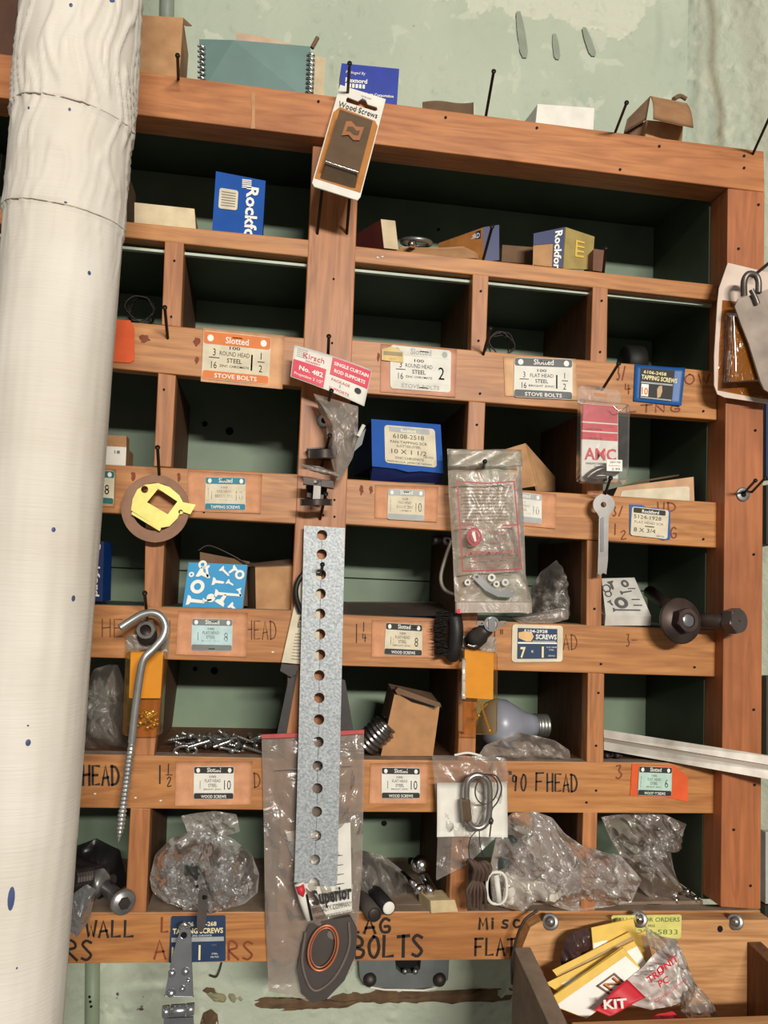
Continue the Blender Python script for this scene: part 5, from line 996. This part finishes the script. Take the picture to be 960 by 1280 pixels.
# ================================================================ plastic card with carabiner and string
t = thing('header_bag', 'clear bag with white paper insert hanging over the sixth rail', 'bag')
o_ = [(540, 944), (590, 945), (632, 947), (636, 970), (630, 1000), (622, 1045), (585, 1080), (545, 1101), (547, 1050), (545, 1000)]
m = MB(); crumple(m, o_, -.014, .004, film('clear_sleeve', (176, 162, 152), .2, .2, .6), 52, .006, 34, rings=16); m.build('bag', t)
MB().bend((546, 978, 634, 1046), PF(lambda x, y: -.0165), 0, .0006, WHT, curl=lambda u, v: .0015*math.sin(u*5+v*3)).build('paper_insert', t)
MB().tube(smooth_pts([at(568, 944, -.012), at(585, 941, -.012), at(602, 945, -.012)], 5), .0014, WHT, 6).build('top_rim', t)
t = thing('carabiner', 'steel oval carabiner with brown screw gate on the clear bag', 'carabiner'); YC = -.034
def ov(cx, cy, rx, ry, st=0, n=36): return [(cx+math.copysign(abs(math.cos(a))**.75, math.cos(a))*rx, cy+math.copysign(abs(math.sin(a))**.75, math.sin(a))*ry) for a in [st+k*2*math.pi/n for k in range(n)]]
pts = [(589, 962), (600, 969.5), (610, 985), (611, 1008), (608, 1024), (600, 1034), (590, 1032), (584, 1024), (581, 1010), (581, 990), (582, 975)]
pts = [(585, 1026), (592, 1034), (602, 1034), (610, 1024), (612, 1000), (611, 980), (604, 971), (594, 969), (585, 976), (583, 990), (583.5, 1006), (584, 1022)]
MB().tube(smooth_pts([at(x, y, YC) for x, y in pts], 5), .0034, mat('worn_steel', (176, 172, 166), .3, .9), 12).build('ring', t)
MB().lathe(at(581.5, 998, YC), at(584, 1026, YC), [(0, .0045), (.1, .0056), (.9, .0056), (1, .0045)], mat('brown_brass_sleeve', (134, 112, 90), .4, .6, scale=60), 6, False).build('screw_gate', t)
t = thing('bead_wire', 'thin dark wire loop threaded through the carabiner with a twisted tail', 'wire'); W = mat('thin_dark_wire', (82, 74, 68), .4, .6)
m = MB(); m.tube([at(x, y, YC-.003) for x, y in [(608+14*math.cos(a)-2*math.sin(a), 987+18*math.sin(a)) for a in [k*math.pi/14 for k in range(28)]]], .0008, W, 6, closed=True); m.tube(smooth_pts([at(606, 968, YC-.003), at(620, 970, YC), at(627, 985, YC), at(622, 1002, YC), at(615, 1012, YC), at(614, 1028, YC), at(612, 1046, YC)], 5), .0008, W, 6); m.build('wire_loop', t)
MB().lathe(at(613, 1022, YC-.002), at(614, 1030, YC-.002), [(0, .002), (.5, .0034), (1, .002)], W, 8).build('crimp', t)
t = thing('knotted_cord', 'dark brown knotted cord tassel hanging below the carabiner', 'cord'); CRD = mat('brown_leather_cord', (86, 66, 54), .7)
m = MB(); m.tube(smooth_pts([at(598, 1036, YC), at(588, 1048, YC), at(586, 1062, YC), at(587, 1074, YC)], 5), .0006, W, 5); m.tube(smooth_pts([at(599, 1036, YC), at(600, 1055, YC), at(605, 1072, YC)], 5), .0006, W, 5); m.build('thread', t)
m = MB()
for k, (dx, dy) in enumerate(((0, 0), (5, 2), (10, 4), (15, 3))): m.tube(smooth_pts([at(585+dx, 1078+dy, YC+.002), at(588+dx, 1076+dy, YC-.005), at(594+dx, 1086+dy, YC-.006), at(592+dx, 1098+dy*.5, YC)], 5), .0026, CRD, 8)
m.tube([at(x, y, YC-.002) for x, y in [(605+8*math.cos(a), 1086+8*math.sin(a)) for a in [k*math.pi/8 for k in range(16)]]], .0024, CRD, 8, closed=True); m.build('knot', t)
random.seed(2)
for k in range(6): x = 584+k*4.4; MB().tube(smooth_pts([at(594+k, 1098, YC+.004), at(x, 1112, YC), at(x-2+random.random()*3, 1125, YC+.004), at(x-3+random.random()*5, 1134+random.random()*4, YC+.006)], 4), .0019, CRD, 7).build('strand', t)
t = thing('plastic_buckle', 'clear and white plastic buckle frame beside the knotted cord', 'buckle'); m = MB(); m.tube([at(x, y, -.02) for x, y in ov(621, 1110, 12.5, 20)], .0016, WHT, 8, closed=True); m.build('frame', t); MB().lathe(at(620, 1094, -.021), at(624, 1128, -.021), [(0, .0032), (1, .0032)], WHT, 10).build('centre_bar', t)
# ================================================================ sixth row floor
o = MB(); crumple(o, [(78, 1100), (90, 1060), (120, 1048), (150, 1062), (158, 1100), (156, 1142), (80, 1142)], .08, .03, mat('black_poly', (38, 36, 36), .35), 61, .016, 24); o = o.build('plastic_bag'); tag(o, 'black crumpled bag at the back of the lowest left cell', 'bag')
t = thing('lag_bolt', 'round headed steel bolt pointing out of the lowest left cell', 'bolt')
m = MB(); a, b = at(124, 1101, .03), at(152, 1126, -.035); m.lathe(a, b, [(0, .0075), (.9, .0075), (1, .0075)], STL, 16); m.build('shank', t)
d = (b-a).normalized(); MB().lathe(b-d*.001, b+d*.008, [(0, .012), (.7, .0125), (1, .0105)], STL, 22).build('head', t); MB().lathe(b+d*.0078, b+d*.0105, [(0, .0062), (1, .0060)], DST, 6, False).build('hex_end', t)
m = MB(); crumple(m, [(108, 1138), (112, 1105), (118, 1088), (130, 1085), (138, 1096), (134, 1112), (120, 1124)], .012, .012, STL, 5, .002, 30, rings=8, M=40); m.build('cast_lug', t)
t = thing('threaded_rod', 'dull ribbed steel rod end beside the pipe in the lowest left cell', 'rod'); MB().lathe(at(88, 1100, -.0), at(112, 1096, .02), [(k/14, .011+(.0014 if k % 2 else 0)) for k in range(15)], DST, 16, False).build('thread', t)
o = MB(); crumple(o, [(85, 1165), (88, 1120), (108, 1105), (120, 1112), (112, 1150), (96, 1172)], -.012, .01, film('smoky_film', (120, 120, 118), .5), 66, .006, 30, rings=10, M=50); o = o.build('plastic_scrap'); tag(o, 'smoky plastic scrap hanging over the bottom rail beside the pipe', 'plastic')
random.seed(6)
for k in range(3): o = MB().tube([at(92+k*12, 1075+k*9, .05), at(122+k*9, 1088+k*6, .02)], .006, DST, 12).build('dark_bolt'); tag(o, ['dark bolt shaft lying highest in the lowest left cell', 'dark bolt shaft lying between two others in the lowest left cell', 'dark bolt shaft lying lowest behind the round headed bolt'][k], 'bolt')
t = thing('bundled_bag', 'round tied clear plastic bundle filling the lowest cell left of the zip bag', 'bag')
m = MB(); crumple(m, [(187, 1098), (194, 1068), (214, 1048), (240, 1038), (262, 1036), (290, 1048), (314, 1066), (324, 1092), (322, 1116), (306, 1130), (270, 1140), (236, 1138), (206, 1128), (190, 1114)], .0, .036, film('bundle_film', (176, 170, 164), .3, .12, .9), 71, .016, 42, rings=30, M=130); m.build('bag', t)
m = MB(); crumple(m, [(200, 1100), (212, 1066), (252, 1050), (296, 1068), (312, 1100), (296, 1126), (230, 1128)], .004, .024, mat('dark_contents', (58, 58, 56), .5), 73, .014, 26); m.build('contents', t)
m = MB(); crumple(m, [(236, 1044), (226, 1020), (248, 1016), (270, 1014), (296, 1018), (300, 1040), (268, 1048)], .012, .006, FILM, 75, .012, 40, rings=10, M=50); m.build('bag_neck', t)
for x, y, r in ((262, 1102, 5), (256, 1121, 3.4), (246, 1108, 2)): MB().lathe(at(x, y, -.036), at(x+1, y+1, -.039), [(0, r*.0008), (1, r*.0005)], BLK, 9).build('dark_knot', t)
o = MB(); crumple(o, [(412, 1120), (420, 1075), (450, 1062), (480, 1070), (505, 1090), (510, 1125), (470, 1136), (430, 1140)], .05, .03, FILMG, 81, .014, 28); o = o.build('plastic_bag'); tag(o, 'grimy clear bag behind the black tubes in the lowest middle cell', 'bag')
def pipe_end(name, label, a, b, r, mt, cap): t = thing(name, label, 'tube'); MB().lathe(a, b, [(0, r), (1, r)], mt, 18).build('shaft', t); d = (b-a).normalized(); MB().lathe(b-d*.0005, b+d*.0016, [(0, r*.9), (.6, r*.85), (1, r*.6)], cap, 14).build('end_face', t)
pipe_end('black_rod', 'black rod with a bright white sawn end pointing out of the lowest middle cell', at(454, 1098, .06), at(486, 1135, -.02), .0078, mat('black_rod', (34, 32, 32), .35), WHT)
pipe_end('grey_tube', 'dull dark tube lying left of the black rod in the lowest middle cell', at(444, 1112, .05), at(468, 1143, -.02), .0082, RB, DST)
t = thing('drawer_knob', 'shiny chrome round knob at the back of the lowest middle cell', 'knob'); MB().lathe(at(526, 1074, .05), at(526, 1088, .03), [(0, .004), (.2, .009), (.5, .0115), (.8, .009), (1, .003)], CHR, 22).build('knob', t); MB().lathe(at(512, 1076, .06), at(526, 1078, .05), [(0, .004), (1, .004)], DST, 12).build('stem', t)
t = thing('chrome_bolt', 'chrome rod with round end lying below the knob in the lowest middle cell', 'bolt'); a, b = at(502, 1092, .03), at(521, 1108, .0); MB().lathe(a, b, [(0, .0036), (1, .0036)], CHR, 12).build('shank', t); MB().lathe(b, at(527, 1115, -.004), [(0, .004), (.3, .007), (.7, .007), (1, .002)], CHR, 16).build('head', t)
t = thing('chrome_bolt', 'short dark chrome stud at the right of the lowest middle cell', 'bolt'); MB().lathe(at(528, 1096, .03), at(540, 1118, .01), [(0, .004), (.8, .006), (1, .003)], CHR, 14).build('stud', t)
t = thing('wood_block', 'small pale sawn wood block on the bottom board below the knotted cord', 'block'); f = Fr([(538, 1126), (569, 1125), (573, 1140), (539, 1142)], -.004); m = MB(); B = [p+Vector((-.008, .03, .0)) for p in f.c]; m.hexa(f.c+B, mat('pale_sawn_wood', (206, 184, 140), .8, scale=90)); m.build('block', t, .0008)
BAGW = film('milky_film', (200, 186, 176), .34, .14, .9)
t = thing('plastic_bag', 'large milky crumpled plastic bag spilling from the lowest cell beside the buckle', 'bag')
m = MB(); crumple(m, [(622, 1030), (640, 1016), (668, 1014), (690, 1022), (706, 1042), (726, 1056), (750, 1064), (776, 1070), (796, 1092), (802, 1100), (790, 1128), (760, 1134), (716, 1140), (690, 1132), (668, 1120), (640, 1136), (616, 1130), (612, 1090), (618, 1060)], -.002, .03, BAGW, 91, .02, 36, c=(700, 1088), rings=30, M=140); m.build('bag', t)
m = MB(); crumple(m, [(632, 1090), (660, 1098), (690, 1106), (712, 1112), (706, 1120), (676, 1122), (650, 1134), (628, 1130)], -.004, .014, mat('white_foam', (200, 192, 176), .6), 93, .012, 40, rings=10, M=60); m.build('white_contents', t)
m = MB(); crumple(m, [(622, 1034), (640, 1026), (648, 1060), (640, 1090), (622, 1090)], .006, .01, mat('dark_grey_green', (70, 78, 74), .5), 94, .01, 40, rings=8, M=40); m.build('dark_contents', t)
t = thing('plastic_bag', 'tall hazy plastic bag in the lowest right cell with steel screws below', 'bag')
m = MB(); crumple(m, [(752, 1022), (790, 1016), (830, 1018), (858, 1030), (852, 1050), (838, 1062), (842, 1085), (850, 1110), (846, 1122), (816, 1126), (800, 1110), (780, 1076), (764, 1050)], .03, .03, film('hazy_film', (170, 156, 144), .3, .16, .8), 97, .02, 34, c=(806, 1066), rings=26, M=120); m.build('bag', t)
for k, (x, y) in enumerate(((842, 1124), (856, 1113), (866, 1122))): o = MB().lathe(at(x-6, y-1, .03), at(x+6, y+2, .02), [(0, .002), (.7, .0022), (.75, .0042), (1, .004)], CHR, 10).build('steel_screw'); tag(o, ['bright screw at the lower left tip of the tall hazy bag', 'bright screw standing highest right of the tall hazy bag', 'bright screw farthest right on the floor of the lowest right cell'][k], 'screw')
t = thing('rubber_washer', 'flat dark rubber washer under the milky plastic bag on the dusty board', 'washer')
m = MB(); c = at(812, 1128, .03); m.tube([c+Vector((.016*math.cos(a), .012*math.sin(a), .001)) for a in [k*math.pi/12 for k in range(24)]], .0016, BLK, 6, closed=True); m.build('ring', t)
# ================================================================ hinge hanging on the bottom rail
t = thing('strap_hinge', 'long polished steel strap hinge hanging from a flat tab on the bottom rail', 'hinge'); PS = mat('polished_steel', (196, 198, 204), .22, .95, dirt=.12)
yh = lambda x, y: -.022-.012*(y-1160)/120
MB().poly([[(249, 1114), (255, 1110), (260, 1114), (258, 1150), (254, 1164), (247, 1164), (246, 1150)], circ(255, 1121, 3, n=12)], PF(-.036), 0, .0016, mat('grey_tab', (110, 104, 100), .4, .7)).build('hanging_tab', t)
MB().poly([[(226, 1160), (232, 1156), (238, 1160), (240, 1178), (240, 1200), (242, 1245), (206, 1244), (213, 1205), (220, 1178)], circ(230, 1168, 4, n=14), circ(214, 1240, 2, n=8)], PF(yh), 0, .0022, PS).build('upper_leaf', t, .0004)
MB().poly(circ(230, 1168, 3.4, n=12), PF(lambda x, y: yh(x, y)+.001), -.002, 0, BLK).build('screw_hole', t)
MB().tube([at(226, 1158, -.022), at(230, 1155, -.026), at(236, 1159, -.022)], .0028, CHR, 8).build('rolled_tip', t)
for x, y, r in ((215, 1216, 4.5), (232, 1214, 4.5), (214, 1241, 5), (228, 1236, 3.5), (235, 1226, 2.6)): MB().lathe(at(x, y, yh(x, y)-.002), at(x, y, yh(x, y)-.0045), [(0, r*.0009), (.6, r*.0008), (1, r*.0004)], PS, 14).build('rivet', t)
for k, (xa, xb) in enumerate(((203, 212), (213, 232), (233, 243))): MB().lathe(at(xa, 1265-k*1.5, -.036), at(xb, 1264-k*1.5, -.036), [(0, .0052), (.05, .0058), (.95, .0058), (1, .0052)], PS, 18).build('knuckle', t)
MB().poly([(205, 1272), (242, 1270), (246, 1330), (204, 1330)], PF(-.034), 0, .0022, PS).build('lower_leaf', t)
# ================================================================ wooden bin bolted to the cabinet at lower right
t = thing('wooden_bin', 'open topped wooden bin screwed onto the lower right of the cabinet', 'bin')
MB().poly([(656, 1150), (668, 1143), (690, 1142), (951, 1141), (954, 1166), (948, 1180), (952, 1330), (650, 1330), (644, 1180)], PF(-.0008), .0, .019, WB).build('back_board', t, .0012)
ZB = at(642, 1184, -.02).z
def prism(name, pts, dv, mt, par=t): m = MB(); p = [Vector(x) for x in pts]; q_ = [a+Vector(dv) for a in p]; n = len(p); m.add(p+q_, [tuple(range(n)), tuple(range(2*n-1, n-1, -1))]+[(i, n+i, n+(i+1) % n, (i+1) % n) for i in range(n)], mt); return m.build(name, par, .001)
xa, xb = at(642, 1184, -.02).x, at(663, 1186, -.02).x; zf = at(674, 1276, -.14).z
BS = mat('bin_weathered', (132, 114, 96), .85, scale=50, c2=(112, 94, 78)); 
prism('side_board', [(xa, -.0198, ZB), (xa, -.158, zf-.012), (xa, -.158, zf-.1), (xa, -.0198, ZB-.16)], (xb-xa, 0, 0), BS)
xr_ = at(934, 1177, -.02).x; zr = at(934, 1177, -.02).z
prism('side_board', [(xr_, -.0198, zr), (xr_, -.158, zf), (xr_, -.158, zf-.1), (xr_, -.0198, ZB-.16)], (.017, 0, 0), WD)
m = MB(); c = at(672, 1278, -.140); x0, x1 = xb, xr_
m.box((x0, -.158, zf-.1), (x1, -.141, c.z), WB); m.build('front_board', t, .001)
m = MB(); m.box((x0, -.141, ZB-.16), (x1, -.02, ZB-.148), WB); m.build('bottom_board', t)
for x, y in ((688, 1152), (799, 1149), (919, 1152)):
    o = MB().lathe(at(x, y, -.0198), at(x, y, -.0222), [(0, .0088), (.7, .0088), (1, .0078)], STL, 24).build('washer', t); m = MB(); m.lathe(at(x, y, -.022), at(x, y, -.0265), [(0, .0056), (.5, .0052), (1, .0026)], CHR if x > 700 and x < 900 else STL, 14); m.poly(rect(x-2.6, y-.5, x+2.6, y+.5), PF(-.0266), None, 0, BLK); m.build('screw', o)
MB().poly(circ(900, 1161, 3.4, 4.2, 12), PF(-.0200), None, .0004, BLK).build('bored_hole', t)
# packets in the bin
def packet(label, quad, Y, cols, name='paper_packet', extra=None, cat='packet'):
    t = thing(name, label, cat); f = Fr(quad, Y, 100, 60)
    MB().poly(rect(0, 0, 100, 60), f, 0, .0022, cols[0]).build('packet', t, .0005)
    f.lift = .0023; m = MB(); m.poly(extra if extra else rect(0, 16, 100, 60), f, None, .0002, cols[1]); m.build('print', t); return t, f
YL2 = YEL
packet('topmost yellow and white packet sticking up at the back of the bin', [(739, 1160), (791, 1148), (797, 1182), (742, 1196)], [-.05, -.05, -.06, -.06], (YL2, TXW), extra=rect(0, 32, 32, 60))
packet('yellow packet standing near upright at the right of the packet bundle', [(793, 1168), (806, 1164), (818, 1212), (800, 1222)], [-.055, -.055, -.07, -.07], (YL2, mat('peach_side', (222, 178, 140), .7)), extra=rect(60, 4, 98, 58))
packet('yellow packet with its long edge showing highest in the slanted bundle', [(691, 1213), (786, 1165), (806, 1200), (720, 1250)], [-.06, -.06, -.075, -.075], (YL2, mat('tan_edge', (196, 160, 110), .7)), extra=rect(0, 10, 100, 60))
packet('yellow packet second from the front in the slanted bundle', [(683, 1229), (792, 1176), (810, 1210), (722, 1256)], [-.068, -.068, -.08, -.08], (YL2, TXW), extra=rect(10, 12, 100, 60))
t, f = packet('front white packet with yellow border and a black and yellow letter mark', [(681, 1252), (778, 1184), (806, 1218), (732, 1272)], [-.085, -.08, -.09, -.092], (YL2, TXW), extra=[(0, 14), (96, 14), (100, 60), (0, 60)])
f.lift = .0027; m = MB()
for q_ in ([(46, 26), (72, 26), (72, 29), (46, 29)], [(46, 26), (49, 26), (49, 50), (46, 50)], [(70, 26), (73, 26), (73, 50), (70, 50)]): m.poly(q_, f, None, .0002, mat('brown_line', (120, 84, 60), .6))
m.text('N', f, 60, 47, 22, TXT, sx=1.1, bold=.02, lift=.0003); m.text('N', f, 61.2, 46, 22, ORG, sx=1.1, lift=.0006); m.build('letter_mark', t)
t = thing('foil_bag', 'red and white crumpled kit bag lying in front of the yellow packets', 'bag')
yb = lambda x, y: -.1-.01*(y-1230)/50
MB().bend((0, 0, 100, 60), Fr([(742, 1262), (783, 1224), (822, 1262), (775, 1276)], [-.105, -.1, -.11, -.112]), 0, .002, RED, curl=lambda u, v: .002*math.sin(u*7)).build('red_corner', t)
MB().text('KIT', Fr([(742, 1244), (790, 1240), (792, 1262), (744, 1264)], -.113, 50, 22), 26, 18, 17, TXW, bold=.03, fit=30, lift=.002).build('lettering', t)
m = MB(); crumple(m, [(782, 1226), (800, 1212), (826, 1184), (840, 1180), (852, 1190), (864, 1232), (858, 1250), (838, 1258), (812, 1262), (790, 1256)], -.092, .012, mat('white_foil', (214, 204, 196), .35, .1), 101, .008, 40, rings=16, M=90); m.build('white_body', t)
g = Fr([(796, 1216), (850, 1186), (868, 1226), (812, 1262)], -.112, 60, 46, .002); m = MB(); m.text('TRU', g, 20, 16, 12, RED, bold=.03, rot=-6); m.text('ONIT', g, 38, 12, 12, RED, bold=.03, rot=-6); m.text('PC', g, 26, 28, 12, RED, bold=.02); m.text('Classic Screws', g, 30, 40, 7, RED, fit=44, rot=-5); m.build('print', t)
m = MB(); crumple(m, [(800, 1282), (820, 1268), (842, 1264), (856, 1280), (862, 1310), (800, 1310)], -.112, .01, RED, 103, .006, 40, rings=8, M=50); m.build('red_base', t)
o = MB(); crumple(o, [(806, 1158), (826, 1170), (846, 1174), (850, 1184), (872, 1236), (892, 1256), (900, 1276), (870, 1282), (850, 1262), (866, 1240), (838, 1190), (812, 1184)], -.094, .012, FILM, 105, .01, 40, c=(848, 1205), rings=14); o = o.build('clear_bag'); tag(o, 'clear torn plastic bag draped over the right side of the packets in the bin', 'bag')
o = MB(); crumple(o, [(700, 1200), (705, 1175), (718, 1164), (738, 1160), (740, 1185), (722, 1200), (704, 1212)], -.045, .012, mat('dark_red_pouch', (74, 50, 48), .25, spec=.8), 107, .006, 40, rings=12, M=60); o = o.build('dark_pouch'); tag(o, 'dark glossy pouch behind the packets at the left of the bin', 'pouch')
t = thing('curved_cable', 'thin dark cable curving over the left corner of the wooden bin', 'cable'); MB().tube(smooth_pts([at(672, 1138, -.022), at(656, 1150, -.024), at(646, 1172, -.024), at(640, 1200, -.024), at(640, 1230, -.02)], 6), .0015, mat('dark_cable', (48, 40, 36), .5), 8).build('cable', t)
# ================================================================ on the wall below and beside the cabinet
GC = mat('grey_plastic_case', (104, 108, 106), .45, dirt=.08)
t = thing('grey_case', 'grey plastic case with dark opening hanging on the wall under the cabinet', 'case')
f = PF(.17); m = MB(); m.poly([[(448, 1190), (562, 1190), (560, 1224), (552, 1232), (508, 1236), (456, 1232), (450, 1222)], [(493, 1190.5), (527, 1190.5), (525, 1212), (517, 1217), (502, 1217), (495, 1211)]], f, -.018, 0, GC); m.build('case_body', t, .001)
MB().poly([(490, 1188), (530, 1188), (530, 1220), (490, 1220)], PF(.184), 0, .001, BLK).build('dark_opening', t)
for x in (506, 519): MB().lathe(at(x, 1214, .17), at(x, 1214, .168), [(0, .004), (1, .002)], STL, 12).build('screw', t)
for x in (462, 549): MB().lathe(at(x, 1224, .17), at(x, 1224, .165), [(0, .009), (.6, .008), (1, .003)], DST, 16).build('corner_foot', t)
MB().tube([at(463, 1234, .168), at(480, 1237, .166), at(530, 1238, .166), at(545, 1235, .168)], .0013, WHT, 6).build('white_rim', t)
def rough(name, pts, Y, th, mt, lab, cat, sd=1):
    m = MB(); crumple(m, pts, Y, th, mt, sd, .006, 40, rings=10, M=120); o = m.build(name); return tag(o, lab, cat)
LG = mat('brown_crumbled_plaster', (112, 88, 62), .9, scale=60, c2=(84, 64, 46))
top = [(310, 1252), (330, 1246), (360, 1247), (400, 1250), (430, 1240), (450, 1236), (520, 1239), (560, 1238), (600, 1236), (642, 1235)]
rough('timber_batten', top+[(642, 1250), (560, 1250), (500, 1254), (440, 1252), (390, 1262), (350, 1264), (322, 1260)], YW-.002, .008, LG, 'rough brown batten running along the wall under the cabinet', 'batten', 3)
rough('plaster_ridge', [(246, 1238), (262, 1240), (300, 1242), (312, 1250), (300, 1254), (262, 1252)], YW-.002, .004, mat('pale_brown_plaster', (150, 144, 112), .9), 'pale brown bare plaster ridge right of the hinge', 'plaster', 4)
rough('plaster_hole', [(253, 1238), (258, 1234), (268, 1235), (271, 1241), (260, 1242)], YW-.003, .003, LG, 'small brown chip in the wall just right of the hinge', 'chip', 5)
rough('plaster_hole', [(250, 1280), (254, 1266), (264, 1261), (272, 1268), (274, 1290), (252, 1292)], YW-.003, .004, LG, 'larger brown chip in the wall at the bottom edge right of the hinge', 'chip', 6)
t = thing('conduit', 'green painted vertical conduit on the wall at lower left beside the pipe', 'conduit'); MB().lathe(at(116, 1195, YW-.008), at(115, 1330, YW-.008), [(0, .0085), (1, .0085)], mat('conduit_green', (146, 160, 134), .5, scale=20), 18).build('conduit', t)
for x, y in ((112, 1246), (113, 1252), (114, 1258)): MB().lathe(at(x, y, YW-.0165), at(x, y, YW-.0172), [(0, .0018), (1, .0012)], BLK, 8).build('chip', t)
t = thing('conduit', 'grey green vertical conduit on the wall above the tan carton at top left', 'conduit'); MB().lathe(at(208, 60, YW-.008), at(210, -60, YW-.008), [(0, .0095), (1, .0095)], mat('conduit_grey', (150, 160, 146), .5, scale=20), 18).build('conduit', t)
MB().tube([at(262, 1206, YW-.005), at(276, 1204, YW-.008), at(271, 1222, YW-.01)], .0016, DST, 6); 
t = thing('wall_hook', 'small bent rusty hook on the wall below the blue label', 'hook'); MB().tube(smooth_pts([at(277, 1203, YW-.004), at(274, 1214, YW-.01), at(270, 1221, YW-.012), at(262, 1219, YW-.01)], 4), .0013, DST, 6).build('wire', t)
for px in RUNS: pass
for i, (a, b, c_, d_, w_) in enumerate(RUNS):
    P = [(a+(c_-a)*k/8, b+(d_-b)*k/8) for k in range(9)]; L_ = [(x-w_*(.5+.5*math.sin(min(k/8*3, 1.5)))*(1 if k < 8 else .5), y) for k, (x, y) in enumerate(P)]; R_ = [(x+w_*(.5+.5*math.sin(min(k/8*3, 1.5)))*(1 if k < 8 else .5), y) for k, (x, y) in enumerate(P)]
    MB().poly(L_+R_[::-1], PF(YW-.0046), None, 0, mat('grey_paint_run', (144, 152, 134), .7, dirt=.08)).build('paint_run', bpy.data.objects['wall_back'])
# things glimpsed beyond the right edge of the cabinet
def wallY(px, py):                              # depth where the ray meets the angled right wall
    d = at(px, py, 0)-CAM; n = Vector((-.57, -.82, 0)); s_ = (Vector((XW, YW, 0))-CAM).dot(n)/d.dot(n); return (CAM+d*s_).y
def side(label, name, cat, x0, x1, y0, y1, Y, th, mt, seg=None):
    Y = wallY(x0, y0)-.012
    t = thing(name, label, cat); c = [at(x0, y0, Y), at(x1, y0, Y), at(x1, y1, Y), at(x0, y1, Y)]; m = MB(); m.hexa(c+[p+Vector((0, th, 0)) for p in c], mt); m.build('body', t, .0006); return t
side('dark blue packet hanging on the side wall right of the cabinet post', 'blue_packet', 'packet', 958, 985, 500, 598, .06, .01, mat('deep_blue', (24, 44, 92), .5))
side('dark grey pouch hanging on the side wall below the blue packet', 'grey_pouch', 'pouch', 958, 985, 606, 680, .06, .012, mat('charcoal', (52, 48, 46), .6))
side('brown hanging strip on the side wall right of the post, above the metal angle', 'brown_strip', 'strip', 958, 985, 845, 950, .06, .01, mat('dark_brown_strip', (74, 62, 52), .6))
side('pale box with blue stripe on the side wall right of the post', 'striped_box', 'box', 957, 985, 1040, 1130, .06, .02, mat('pale_grey_box', (186, 182, 178), .6))
side('dark metal shelf edge on the side wall right of the wooden bin screw', 'shelf_edge', 'shelf', 956, 990, 1132, 1150, .05, .02, mat('dark_shelf_edge', (52, 48, 42), .6))
# ================================================================ put every thing's origin at its base
def descend(o):
    for c in o.children: yield c; yield from descend(c)
bpy.context.view_layer.update()
for root in [o for o in bpy.data.objects if o.parent is None and o.type in ('EMPTY', 'MESH') and not o.get('placed') and o.get('kind') != 'structure']:
    ms = [o for o in [root]+list(descend(root)) if o.type == 'MESH']
    if not ms: continue
    P = [v.co for m in ms for v in m.data.vertices]
    c = Vector(((min(p.x for p in P)+max(p.x for p in P))/2, (min(p.y for p in P)+max(p.y for p in P))/2, min(p.z for p in P)))
    for m in ms: m.data.transform(Matrix.Translation(-c))
    root.location = c
for o in bpy.data.objects:
    if 'placed' in o: del o['placed']
